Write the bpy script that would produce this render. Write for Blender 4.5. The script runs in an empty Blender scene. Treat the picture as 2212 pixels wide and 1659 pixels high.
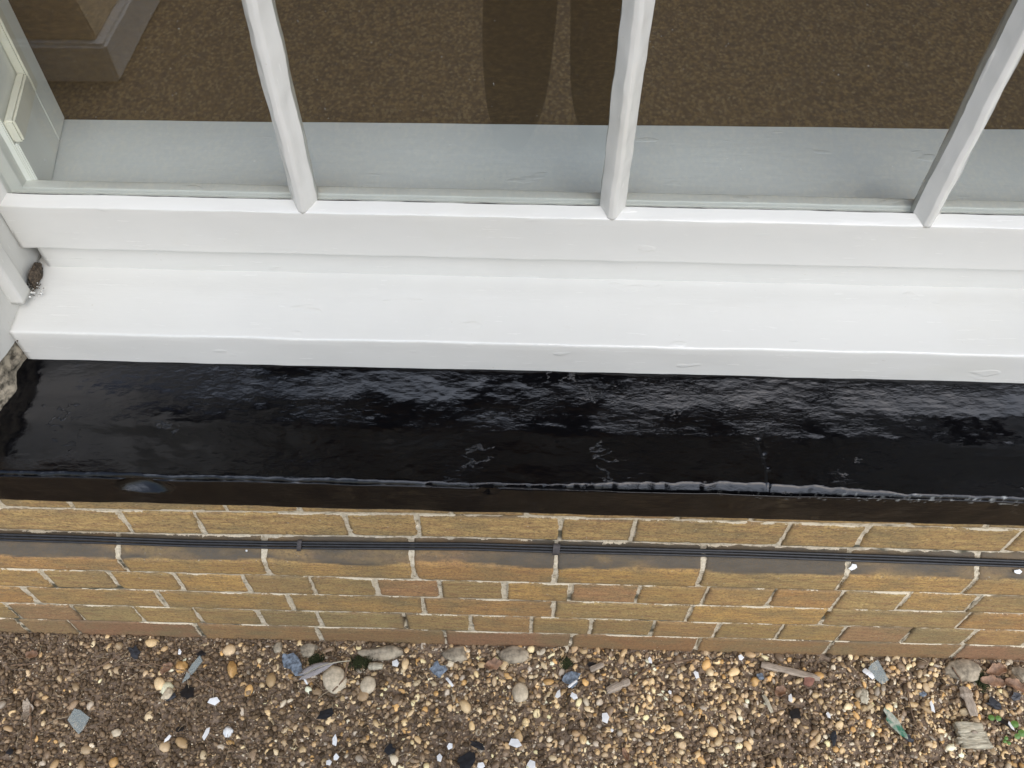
import bpy, bmesh, math, random
import numpy as np
from mathutils import Vector, Matrix, noise, Quaternion
R = math.radians
SC = bpy.context.scene
COL = SC.collection

# ------------------------------------------------------------------ camera
PITCH, YAW, ROLL = 0.92480, 0.019546, 0.0086116
CAM = np.array([0.85205, -0.61402, 1.66])
FPX = 3433.24 / 1.822785           # focal length in pixels of a 2212 x 1659 view
def cam_axes():
    cy, sy, cp, sp = math.cos(YAW), math.sin(YAW), math.cos(PITCH), math.sin(PITCH)
    f = np.array([-sy*cp, cy*cp, -sp]); r = np.array([cy, sy, 0.0]); u = np.cross(r, f)
    cr, sr = math.cos(ROLL), math.sin(ROLL)
    return cr*r + sr*u, -sr*r + cr*u, f
AX, AY, AF = cam_axes()
cd = bpy.data.cameras.new('camera'); cam = bpy.data.objects.new('camera', cd); COL.objects.link(cam)
M = Matrix(((AX[0], AY[0], -AF[0], CAM[0]), (AX[1], AY[1], -AF[1], CAM[1]), (AX[2], AY[2], -AF[2], CAM[2]), (0, 0, 0, 1)))
cam.matrix_world = M
cd.sensor_fit = 'HORIZONTAL'; cd.sensor_width = 36.0; cd.lens = 36.0 * FPX / 2212.0
cd.clip_start = 0.01; cd.clip_end = 500
SC.camera = cam
def ray(px, py):                    # direction of a measured pixel, used once to survey positions
    return AF + AX*((px-1106)/FPX) - AY*((py-829.5)/FPX)
def at_z(px, py, z=0.0):
    d = ray(px, py); t = (z-CAM[2])/d[2]; p = CAM + t*d; return float(p[0]), float(p[1])
def at_y(px, py, y=0.0):
    d = ray(px, py); t = (y-CAM[1])/d[1]; p = CAM + t*d; return float(p[0]), float(p[2])

# ------------------------------------------------------------------ light
W = bpy.data.worlds.new('World'); SC.world = W; W.use_nodes = True
nt = W.node_tree; nt.nodes.clear()
sky = nt.nodes.new('ShaderNodeTexSky'); sky.sky_type = 'NISHITA'; sky.sun_disc = False
SUN_EL, SUN_AZ = R(53), R(157)
sky.sun_elevation = SUN_EL; sky.sun_rotation = SUN_AZ
sky.air_density = 1.0; sky.dust_density = 2.6; sky.ozone_density = 1.0
bg = nt.nodes.new('ShaderNodeBackground'); bg.inputs[1].default_value = 0.14
ow = nt.nodes.new('ShaderNodeOutputWorld')
nt.links.new(sky.outputs[0], bg.inputs[0]); nt.links.new(bg.outputs[0], ow.inputs[0])
sl = bpy.data.lights.new('sun', 'SUN'); sl.energy = 1.4; sl.angle = R(72); sl.color = (0.85, 0.96, 1.14)   # broad bright zenith cloud
so = bpy.data.objects.new('sun', sl); COL.objects.link(so)
sd = Vector((math.sin(SUN_AZ)*math.cos(SUN_EL), math.cos(SUN_AZ)*math.cos(SUN_EL), math.sin(SUN_EL)))
so.rotation_euler = sd.to_track_quat('Z', 'Y').to_euler()
SC.view_settings.view_transform = 'Standard'; SC.view_settings.look = 'None'
SC.view_settings.exposure = 0.6; SC.view_settings.gamma = 1.0; SC.view_settings.use_curve_mapping = False
SC.cycles.max_bounces = 8; SC.cycles.transparent_max_bounces = 12

random.seed(4); rng = np.random.default_rng(7)
def N(x, y, z): return noise.noise(Vector((x, y, z)))
def FB(x, y, z, o=4):
    s = 0; a = 1.0
    for _ in range(o):
        s += a*noise.noise(Vector((x, y, z))); x *= 2.03; y *= 2.03; z *= 2.03; a *= .5
    return s

# ------------------------------------------------------------------ object helpers
def tag(o, label=None, cat=None, group=None, kind=None):
    if label: o['label'] = label
    if cat: o['category'] = cat
    if group: o['group'] = group
    if kind: o['kind'] = kind
    return o
def link(name, me, mat, parent=None):
    o = bpy.data.objects.new(name, me); COL.objects.link(o)
    if mat is not None and not me.materials: me.materials.append(mat)
    if parent is not None: o.parent = parent
    return o
def mesh_obj(name, V, F, mat, parent=None, smooth=True, col=None, attrs=None):
    me = bpy.data.meshes.new(name)
    V = np.asarray(V, dtype=np.float32)
    F = np.asarray(F) if not isinstance(F, list) else F
    if isinstance(F, np.ndarray):
        k = F.shape[1]; nf = len(F)
        me.vertices.add(len(V)); me.vertices.foreach_set('co', V.ravel())
        me.loops.add(nf*k); me.loops.foreach_set('vertex_index', F.ravel().astype(np.int32))
        me.polygons.add(nf); me.polygons.foreach_set('loop_start', np.arange(0, nf*k, k, dtype=np.int32))
        me.polygons.foreach_set('loop_total', np.full(nf, k, dtype=np.int32))
        me.update(calc_edges=True)
    else:
        me.from_pydata([tuple(v) for v in V], [], F); me.update()
    if smooth: me.polygons.foreach_set('use_smooth', [True]*len(me.polygons))
    if col is not None:
        a = me.color_attributes.new('Col', 'FLOAT_COLOR', 'POINT')
        c = np.ones((len(V), 4), dtype=np.float32); c[:, :3] = col; a.data.foreach_set('color', c.ravel())
    if attrs:
        for k_, v_ in attrs.items():
            a = me.attributes.new(k_, 'FLOAT', 'POINT'); a.data.foreach_set('value', np.asarray(v_, dtype=np.float32))
    return link(name, me, mat, parent)
def empty(name, loc=(0, 0, 0)):
    o = bpy.data.objects.new(name, None); o.location = loc; COL.objects.link(o); o.empty_display_size = .05; return o
def grid_faces(nu, nv):
    i = np.arange(nu*nv).reshape(nu, nv)
    return np.stack([i[:-1, :-1].ravel(), i[1:, :-1].ravel(), i[1:, 1:].ravel(), i[:-1, 1:].ravel()], 1)
def round_profile(pts, r, n=3):     # rounds the inner corners of an open polyline
    out = [np.array(pts[0], float)]
    for i in range(1, len(pts)-1):
        p0, p, p1 = (np.array(q, float) for q in pts[i-1:i+2])
        a = p0-p; b = p1-p; la, lb = np.linalg.norm(a), np.linalg.norm(b)
        rr = min(r, la*.45, lb*.45); a = a/la*rr; b = b/lb*rr
        for k in range(n+1):
            t = k/n; out.append((1-t)**2*(p+a) + 2*t*(1-t)*p + t*t*(p+b))
    out.append(np.array(pts[-1], float)); return out
def resample(pts, step):
    out = [pts[0]]
    for a, b in zip(pts[:-1], pts[1:]):
        d = np.linalg.norm(b-a); n = max(1, int(math.ceil(d/step)))
        for k in range(1, n+1): out.append(a+(b-a)*k/n)
    return out
def sweep(name, prof, a, b, mat, parent=None, axis='x', step=.006, r=.002, pstep=.01, amp=.0006, freq=30, lam=1.0, seed=0, bend=None, caps=True):
    """sweeps a polyline cross-section along X or Z with hand-painted unevenness"""
    P = resample(round_profile(prof, r), pstep); n = max(2, int(abs(b-a)/step)+1)
    V = np.zeros((n, len(P), 3))
    cx = sum(p[0] for p in P)/len(P); cy = sum(p[1] for p in P)/len(P)
    for i in range(n):
        s = a+(b-a)*i/(n-1)
        off = bend(s) if bend else (0, 0)
        for j, p in enumerate(P):
            u, v = p[0], p[1]
            d = amp*(FB(s*freq*lam, u*freq*2+seed, v*freq*2, 3))
            e = amp*(FB(s*freq*lam+50, u*freq*2+seed, v*freq*2, 3))
            u2, v2 = u+d+off[0], v+e+off[1]
            V[i, j] = (s, u2, v2) if axis == 'x' else (u2, v2, s)
    F = grid_faces(n, len(P))
    VV = V.reshape(-1, 3); F = F.tolist()
    if caps:
        F.append(list(range(len(P)))); F.append([(n-1)*len(P)+k for k in range(len(P))][::-1])
    me_o = mesh_obj(name, VV, F, mat, parent)
    bm = bmesh.new(); bm.from_mesh(me_o.data); bmesh.ops.recalc_face_normals(bm, faces=bm.faces)
    bm.to_mesh(me_o.data); bm.free()
    return me_o
def closed(pts): return list(pts)+[pts[0]]

# ------------------------------------------------------------------ materials
def new_mat(name):
    m = bpy.data.materials.new(name); m.use_nodes = True; t = m.node_tree
    b = t.nodes['Principled BSDF']; return m, t, b
def tex(t, kind, scale=5, detail=4, rough=.5, coord=None, stretch=None, **kw):
    n = t.nodes.new({'noise': 'ShaderNodeTexNoise', 'voronoi': 'ShaderNodeTexVoronoi'}[kind])
    n.inputs['Scale'].default_value = scale
    if kind == 'noise': n.inputs['Detail'].default_value = detail; n.inputs['Roughness'].default_value = rough
    tc = t.nodes.new('ShaderNodeTexCoord'); src = tc.outputs['Object']
    if stretch:
        mp = t.nodes.new('ShaderNodeMapping'); mp.inputs['Scale'].default_value = stretch
        t.links.new(src, mp.inputs[0]); src = mp.outputs[0]
    t.links.new(src, n.inputs['Vector']); return n
def ramp(t, src, stops):
    r = t.nodes.new('ShaderNodeValToRGB'); e = r.color_ramp.elements
    while len(e) > 1: e.remove(e[-1])
    e[0].position = stops[0][0]; e[0].color = (*stops[0][1], 1)
    for p, c in stops[1:]:
        q = e.new(p); q.color = (*c, 1)
    t.links.new(src, r.inputs[0]); return r
def mixc(t, fac, a, b, mode='MIX'):
    m = t.nodes.new('ShaderNodeMix'); m.data_type = 'RGBA'; m.blend_type = mode
    for v, i in ((fac, 0), (a, 6), (b, 7)):
        if hasattr(v, 'links'): t.links.new(v, m.inputs[i])
        elif i == 0: m.inputs[0].default_value = v
        else: m.inputs[i].default_value = (*v, 1)
    return m.outputs[2]
def bump(t, b, src, strength=.3, dist=.001, prev=None):
    n = t.nodes.new('ShaderNodeBump'); n.inputs['Strength'].default_value = strength; n.inputs['Distance'].default_value = dist
    t.links.new(src, n.inputs['Height'])
    if prev: t.links.new(prev, n.inputs['Normal'])
    t.links.new(n.outputs[0], b.inputs['Normal']); return n.outputs[0]
def g3(v): return (v, v, v)

def white_paint(name, base=(.63, .62, .565), rough=.22, stretch=(2, 22, 22), coat=.0, bs=.17):
    m, t, b = new_mat(name)
    n1 = tex(t, 'noise', 9, 6, .6, stretch=stretch); n2 = tex(t, 'noise', 4, 5, .6)
    n3 = tex(t, 'noise', 160, 3, .6)
    c = mixc(t, ramp(t, n2.outputs[0], [(.35, g3(0)), (.7, g3(1))]).outputs[0], base, tuple(v*.96 for v in base))
    sp = ramp(t, n3.outputs[0], [(.74, g3(0)), (.78, g3(1))])
    c = mixc(t, sp.outputs[0], c, (.50, .46, .38))
    c = mixc(t, ramp(t, tex(t, 'noise', 2.3, 6, .7).outputs[0], [(.52, g3(0)), (.75, g3(.35))]).outputs[0], c, (base[0]*.93, base[1]*.90, base[2]*.80))
    t.links.new(c, b.inputs['Base Color'])
    rr = ramp(t, n1.outputs[0], [(.3, g3(rough*.75)), (.7, g3(rough*1.3))]); t.links.new(rr.outputs[0], b.inputs['Roughness'])
    p = bump(t, b, n1.outputs[0], bs, .0012)
    p = bump(t, b, tex(t, 'noise', 35, 4, .5, stretch=(1, 2, 2)).outputs[0], .3, .0013, p)
    dab = ramp(t, tex(t, 'noise', 17, 2, .5, stretch=tuple(q/22*2.2 if q > 2.5 else .8 for q in stretch)).outputs[0], [(.69, g3(0)), (.74, g3(1))])
    bump(t, b, dab.outputs[0], .55, .0012, p)
    b.inputs['Specular IOR Level'].default_value = .55
    return m
M_white = white_paint('gloss_white_paint')
M_whitev = white_paint('gloss_white_paint_upright', stretch=(30, 30, 3))
M_inner = white_paint('old_white_interior_paint', base=(.66, .68, .665), rough=.45, bs=.2)
M_innerv = white_paint('old_white_panel_paint', base=(.90, .89, .81), rough=.5, stretch=(30, 30, 3), bs=.2)
M_bead = white_paint('aged_cream_moulding_paint', base=(.84, .80, .66), rough=.45, stretch=(30, 30, 3), bs=.3)

m, t, b = new_mat('window_glass'); M_glass = m
t.nodes.remove(b); out = t.nodes['Material Output']
tr = t.nodes.new('ShaderNodeBsdfTransparent'); tr.inputs[0].default_value = (.96, .975, .965, 1)
gl = t.nodes.new('ShaderNodeBsdfGlossy'); gl.inputs['Roughness'].default_value = .0
lw = t.nodes.new('ShaderNodeLayerWeight'); lw.inputs[0].default_value = .5
pw = t.nodes.new('ShaderNodeMath'); pw.operation = 'POWER'; pw.inputs[1].default_value = 5; t.links.new(lw.outputs['Facing'], pw.inputs[0])
ma = t.nodes.new('ShaderNodeMath'); ma.operation = 'MULTIPLY_ADD'; ma.inputs[1].default_value = .955; ma.inputs[2].default_value = .052; t.links.new(pw.outputs[0], ma.inputs[0])
mx = t.nodes.new('ShaderNodeMixShader'); t.links.new(ma.outputs[0], mx.inputs[0]); t.links.new(tr.outputs[0], mx.inputs[1]); t.links.new(gl.outputs[0], mx.inputs[2])
bn = t.nodes.new('ShaderNodeBump'); bn.inputs['Strength'].default_value = .25; bn.inputs['Distance'].default_value = .0008
nn = tex(t, 'noise', 6, 2, .4, stretch=(1, 1, .6)); t.links.new(nn.outputs[0], bn.inputs['Height']); t.links.new(bn.outputs[0], gl.inputs['Normal'])
# dirt specks and dried drips on the pane
df = t.nodes.new('ShaderNodeBsdfDiffuse'); df.inputs[0].default_value = (.55, .56, .54, 1)
s1 = ramp(t, tex(t, 'noise', 230, 2, .7).outputs[0], [(.755, g3(0)), (.79, g3(.75))])
s2 = ramp(t, tex(t, 'noise', 60, 8, .8).outputs[0], [(.60, g3(.003)), (.80, g3(.09))])
ad = t.nodes.new('ShaderNodeMath'); ad.operation = 'ADD'; ad.use_clamp = True
t.links.new(s1.outputs[0], ad.inputs[0]); t.links.new(s2.outputs[0], ad.inputs[1])
mx2 = t.nodes.new('ShaderNodeMixShader'); t.links.new(ad.outputs[0], mx2.inputs[0]); t.links.new(mx.outputs[0], mx2.inputs[1]); t.links.new(df.outputs[0], mx2.inputs[2])
t.links.new(mx2.outputs[0], out.inputs[0])

m, t, b = new_mat('brown_board_mirrored_gravel'); M_board = m
n1 = tex(t, 'noise', 95, 5, .65, stretch=(1, 1, 2.0)); n2 = tex(t, 'noise', 5, 4, .6)
c = ramp(t, n1.outputs[0], [(.33, (.028, .014, .003)), (.52, (.062, .034, .008)), (.70, (.125, .073, .021))])  # speckle paints the gravel mirrored by the glass into the board colour
c2 = mixc(t, n2.outputs[0], c.outputs[0], (.060, .033, .008)); t.links.new(c2, b.inputs['Base Color'])
b.inputs['Roughness'].default_value = .9; bump(t, b, n1.outputs[0], .4, .002)

m, t, b = new_mat('glossy_black_masonry_paint'); M_black = m
b.inputs['Base Color'].default_value = (.0022, .0022, .0026, 1); b.inputs['Roughness'].default_value = .05
b.inputs['IOR'].default_value = 1.43
n1 = tex(t, 'noise', 10, 3, .5, stretch=(1, 2.6, 2.6)); n2 = tex(t, 'noise', 62, 5, .62, stretch=(1, 2.4, 2.4)); n3 = tex(t, 'noise', 260, 2, .5)
def mth(op, a_, b_, clamp=False):
    q = t.nodes.new('ShaderNodeMath'); q.operation = op; q.use_clamp = clamp
    for i, v_ in enumerate((a_, b_)):
        if hasattr(v_, 'links'): t.links.new(v_, q.inputs[i])
        else: q.inputs[i].default_value = v_
    return q.outputs[0]
patch = ramp(t, tex(t, 'noise', 5.5, 4, .6, stretch=(1, 1.8, 1.8)).outputs[0], [(.40, g3(.2)), (.60, g3(1))]).outputs[0]
fine = mth('MULTIPLY', n2.outputs[0], patch)
rn = tex(t, 'noise', 16, 5, .55, stretch=(1, 2.2, 2.2)); rid = mth('ABSOLUTE', mth('SUBTRACT', rn.outputs[0], .5), 0)
rid = ramp(t, rid, [(0.0, g3(1)), (.016, g3(0))]).outputs[0]
msk = ramp(t, tex(t, 'noise', 13, 3, .5).outputs[0], [(.62, g3(0)), (.68, g3(1))]).outputs[0]
rid = mth('MULTIPLY', rid, msk)
p = bump(t, b, n1.outputs[0], .20, .0028); p = bump(t, b, fine, .60, .0013, p); p = bump(t, b, rid, .7, .0011, p); bump(t, b, n3.outputs[0], .08, .0003, p)
rr = ramp(t, n2.outputs[0], [(.45, g3(.03)), (.75, g3(.12))]); t.links.new(rr.outputs[0], b.inputs['Roughness'])
# chalk-white scuffs where the coat has skinned along cracks
at = t.nodes.new('ShaderNodeAttribute'); at.attribute_name = 'bare'
cc = mixc(t, at.outputs['Fac'], (.0022, .0022, .0026), (.42, .43, .40)); t.links.new(cc, b.inputs['Base Color'])

m, t, b = new_mat('buff_stock_brick'); M_brick = m
vc = t.nodes.new('ShaderNodeVertexColor'); vc.layer_name = 'Col'
n1 = tex(t, 'noise', 26, 9, .7, stretch=(1, 1, 4.5)); n2 = tex(t, 'noise', 150, 6, .75, stretch=(1, 1, 1.8)); n3 = tex(t, 'noise', 9, 7, .65, stretch=(1, 1, 2))
c = mixc(t, ramp(t, n1.outputs[0], [(.42, g3(0)), (.66, g3(.75))]).outputs[0], vc.outputs[0], (.25, .13, .07))
c = mixc(t, ramp(t, n3.outputs[0], [(.46, g3(0)), (.66, g3(.75))]).outputs[0], c, (.24, .19, .095))
c = mixc(t, ramp(t, n2.outputs[0], [(.50, g3(0)), (.66, g3(.85))]).outputs[0], c, (.13, .09, .05))
c = mixc(t, ramp(t, tex(t, 'noise', 190, 2, .6).outputs[0], [(.68, g3(0)), (.71, g3(.75))]).outputs[0], c, (.52, .45, .33))
at = t.nodes.new('ShaderNodeAttribute'); at.attribute_name = 'soot'
c = mixc(t, at.outputs['Fac'], c, mixc(t, n1.outputs[0], (.070, .060, .044), (.145, .122, .092)))
at2 = t.nodes.new('ShaderNodeAttribute'); at2.attribute_name = 'edge'
c = mixc(t, at2.outputs['Fac'], c, (.13, .10, .065))
at3 = t.nodes.new('ShaderNodeAttribute'); at3.attribute_name = 'rim'
c = mixc(t, ramp(t, tex(t, 'noise', 260, 5, .8).outputs[0], [(.40, g3(.55)), (.5, g3(0)), (.60, g3(.0)), (.72, g3(.0))]).outputs[0], c, (.14, .10, .055))
nm = tex(t, 'noise', 190, 4, .7); am = t.nodes.new('ShaderNodeMath'); am.operation = 'MULTIPLY_ADD'; am.inputs[1].default_value = 1.0
t.links.new(nm.outputs[0], am.inputs[0]); t.links.new(at3.outputs['Fac'], am.inputs[2])
c = mixc(t, ramp(t, am.outputs[0], [(.98, g3(0)), (1.06, g3(1))]).outputs[0], c, (.60, .52, .37))
t.links.new(c, b.inputs['Base Color']); b.inputs['Roughness'].default_value = .85; b.inputs['Specular IOR Level'].default_value = .25
p = bump(t, b, n1.outputs[0], .6, .0025); p = bump(t, b, n2.outputs[0], .6, .0014, p); bump(t, b, tex(t, 'noise', 420, 3, .6).outputs[0], .5, .0006, p)

m, t, b = new_mat('pale_lime_mortar'); M_mortar = m
n1 = tex(t, 'noise', 150, 5, .7); n2 = tex(t, 'noise', 9, 4, .6)
c = ramp(t, n1.outputs[0], [(.3, (.22, .17, .105)), (.46, (.54, .46, .32)), (.7, (.68, .60, .45))])
at = t.nodes.new('ShaderNodeAttribute'); at.attribute_name = 'grime'
c = mixc(t, at.outputs['Fac'], c.outputs[0], (.085, .075, .045))
t.links.new(c, b.inputs['Base Color']); b.inputs['Roughness'].default_value = .95
bump(t, b, n1.outputs[0], .9, .003)

m, t, b = new_mat('soil'); M_soil = m
n1 = tex(t, 'noise', 60, 7, .7); n2 = tex(t, 'noise', 6, 5, .6)
c = ramp(t, n1.outputs[0], [(.3, (.10, .070, .045)), (.5, (.20, .143, .095)), (.68, (.32, .24, .165))])
sp = ramp(t, tex(t, 'noise', 330, 2, .6).outputs[0], [(.70, g3(0)), (.73, g3(.8))])
c = mixc(t, sp.outputs[0], c.outputs[0], (.5, .43, .33))
v = tex(t, 'voronoi', 75); v.feature = 'F1'
vr = ramp(t, v.outputs['Color'], [(.1, (.36, .23, .09)), (.5, (.60, .41, .18)), (.9, (.76, .58, .31))])
va = ramp(t, v.outputs['Distance'], [(.36, g3(1)), (.55, g3(0))])
tc = t.nodes.new('ShaderNodeTexCoord'); sx = t.nodes.new('ShaderNodeSeparateXYZ'); t.links.new(tc.outputs['Object'], sx.inputs[0])
mr = t.nodes.new('ShaderNodeMapRange'); mr.inputs[1].default_value = -.50; mr.inputs[2].default_value = -.62; t.links.new(sx.outputs[1], mr.inputs[0])
mm = t.nodes.new('ShaderNodeMath'); mm.operation = 'MULTIPLY'; t.links.new(mr.outputs[0], mm.inputs[0]); t.links.new(va.outputs[0], mm.inputs[1])
c = mixc(t, mm.outputs[0], c, vr.outputs[0]); t.links.new(c, b.inputs['Base Color'])
b.inputs['Roughness'].default_value = .95; bump(t, b, n1.outputs[0], 1.0, .006)

def vcol_mat(name, rough=.6, nscale=90, var=.35, bs=.4, spec=.4, dark=(.5, .45, .4)):
    m, t, b = new_mat(name)
    vc = t.nodes.new('ShaderNodeVertexColor'); vc.layer_name = 'Col'
    n1 = tex(t, 'noise', nscale, 5, .65)
    mul = ramp(t, n1.outputs[0], [(.3, tuple(1-var*(1-d)*1.6 for d in dark)), (.6, g3(1.0))])
    c = mixc(t, 1.0, vc.outputs[0], mul.outputs[0], 'MULTIPLY'); t.links.new(c, b.inputs['Base Color'])
    b.inputs['Roughness'].default_value = rough; b.inputs['Specular IOR Level'].default_value = spec
    bump(t, b, n1.outputs[0], bs, .001); return m
M_peb = vcol_mat('gravel_stone', .5, 120, .22)
M_crumb = vcol_mat('soil_crumb', .95, 200, .6, .8, .15)
M_straw = vcol_mat('dry_straw', .75, 200, .3)
def flat_mat(name, col, rough=.5, nscale=80, var=.5, bs=.4, spec=.5, stretch=None, col2=None):
    m, t, b = new_mat(name); n1 = tex(t, 'noise', nscale, 5, .65, stretch=stretch)
    c2 = col2 or tuple(v*(1-var) for v in col)
    c = ramp(t, n1.outputs[0], [(.38, c2), (.62, col)]); t.links.new(c.outputs[0], b.inputs['Base Color'])
    b.inputs['Roughness'].default_value = rough; b.inputs['Specular IOR Level'].default_value = spec
    bump(t, b, n1.outputs[0], bs, .001); return m
M_cable = flat_mat('weathered_black_cable', (.020, .021, .022), .5, 120, .5)
M_clip = flat_mat('rusty_cable_clip', (.06, .05, .045), .6)
M_slate = flat_mat('blue_grey_slate_flake', (.24, .29, .34), .5, 120, .75)
M_blackflake = flat_mat('black_paint_flake', (.014, .015, .018), .35, 90, .5)
M_chip = flat_mat('white_paint_chip', (.80, .80, .76), .5, 60, .12)
M_wood = flat_mat('weathered_grey_wood', (.44, .36, .27), .85, 40, .5, .8, .2, (1, 9, 9))
M_palewood = flat_mat('bleached_driftwood', (.56, .50, .36), .9, 50, .5, 1.0, .2, (1, 6, 4))
M_twig = flat_mat('brown_twig', (.24, .155, .09), .8, 90, .5)
M_leaf = flat_mat('dead_brown_leaf', (.36, .21, .12), .7, 60, .6, .8)
M_tile = flat_mat('red_tile_chip', (.26, .12, .08), .85, 90, .3)
M_cobble = flat_mat('cream_cobble', (.62, .52, .36), .75, 110, .35, .8, .3)
M_ochre = flat_mat('ochre_flint', (.58, .34, .12), .5, 80, .3)
M_foot = flat_mat('rough_footing_stone', (.44, .37, .26), .9, 60, .6, 1.0, .2)
M_moss = flat_mat('green_moss', (.055, .065, .018), .95, 200, .6)
M_sprout = flat_mat('fresh_green_sprout', (.11, .22, .04), .5, 60, .2)
M_feather = flat_mat('grey_feather', (.34, .31, .29), .7, 200, .3, .5, .3, (1, 8, 1))
M_foil = flat_mat('dirty_green_wrapper', (.05, .22, .14), .3, 60, .2, .4, .5, None, (.60, .60, .50))
M_rubble = flat_mat('crumbling_reveal_stone', (.44, .38, .28), .9, 75, .85, 1.0, .2)
M_cloth = flat_mat('dark_navy_cloth', (.014, .015, .02), .95, 200, .3)
M_skin = flat_mat('skin', (.5, .3, .22), .5, 20, .1, .1)
M_hair = flat_mat('brown_hair', (.05, .03, .02), .6)
M_timberbox = flat_mat('tan_planter_timber', (.90, .70, .44), .8, 12, .3, .3, .2, (1, 1, 8))
M_concrete = flat_mat('pale_concrete_slab', (.90, .88, .83), .85, 20, .1)
m, t, b = new_mat('broken_clear_glass'); M_shard = m
b.inputs['Base Color'].default_value = (.42, .48, .46, 1); b.inputs['Roughness'].default_value = .12; b.inputs['IOR'].default_value = 1.45
b.inputs['Alpha'].default_value = .40

# ------------------------------------------------------------------ brick plinth wall
# the wall surface is a path s -> (y, z): upright face, worn chamfer, set-back upper face
ZC, DY, DZ = .355, .032, .028
LC = math.hypot(DY, DZ)
def settle(x): 
    q = max(0, min(1, (.85-x)/.75)); return -.016*q*q*(3-2*q)
def prof(s, x=1.0):
    # position and outward normal (-y, z components)
    if s < ZC: y, z = 0.0, s
    elif s < ZC+LC: k = (s-ZC)/LC; y, z = DY*k, ZC+DZ*k
    else: y, z = DY, ZC+DZ+(s-ZC-LC)
    z += settle(x)*max(0, min(1, (s-.30)/.08))
    # blend normals round the arris
    a = 0.0; w = .012
    ch = math.atan2(DZ, DY); ch = math.pi/2-ch
    if s < ZC-w: a = 0
    elif s < ZC+w: a = ch*(s-(ZC-w))/(2*w)
    elif s < ZC+LC-.003: a = ch
    else: a = 0
    if abs(s-ZC) < w:                        # rounded arris
        q = (w-abs(s-ZC)); rr = q*q/(2*w)*.55; y += rr*.75; z -= rr*.5
    return y, z, -math.cos(a), math.sin(a)
def Xf(pts, y=0.0): return [at_y(px/1.822785, py/1.822785, y)[0] for px, py in pts]
joints = {
 'H1': Xf([(163,2257),(425,2261),(683,2262),(954,2269),(1217,2273),(1470,2279),(1726,2279),(1988,2285),(2251,2291),(2524,2305),(2791,2312),(3058,2322),(3322,2332),(3581,2345),(3863,2352)]),
 'P': Xf([(506,2253),(1061,2266),(1633,2273),(2183,2289),(2746,2309),(3292,2327),(3789,2338)]),
 'S1': Xf([(90,2321),(608,2325),(1133,2348),(1660,2359),(2185,2370),(2723,2393),(3261,2411),(3814,2429)]),
 'H2': Xf([(36,2395),(280,2391),(520,2391),(759,2402),(1009,2409),(1246,2413),(1588,2424),(1852,2429),(2093,2436),(2332,2443),(2581,2450),(2836,2454),(3089,2462),(3334,2474),(3590,2485),(3840,2492)]),
 'S2': Xf([(70,2452),(280,2461),(764,2461),(1246,2474),(1750,2490),(2249,2502),(2759,2515),(3280,2532),(3798,2546)]),
 'U1': Xf([(470,2034),(764,2036),(1355,2040),(1640,2034),(2210,2054),(2502,2063),(3105,2091),(3411,2100),(4013,2112)], .03),
 'U2': Xf([(294,2013),(891,2018),(1183,2020),(1778,2031),(2068,2036),(2669,2047),(2958,2063),(3569,2084),(3868,2093)], .03),
}
rows = [('S2', -.03, .0655, [.225]), ('H2', .0685, .1405, [.1125]), ('S1', .1435, .2152, [.225]), ('H1', .2190, .2900, [.1125]),
        ('P', .2935, ZC+LC+.0005, [.225]), ('U1', ZC+LC+.0045, ZC+LC+.0765, [.225, .1125]), ('U2', ZC+LC+.0825, ZC+LC+.150, [.225, .1125])]
palette = [(.43, .29, .125), (.455, .30, .12), (.40, .275, .125), (.385, .235, .125), (.36, .265, .13), (.42, .26, .115), (.385, .285, .135), (.41, .28, .12)]
BV, BF, BC, BS, BE, BR = [], [], [], [], [], []
nb = 0
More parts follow.
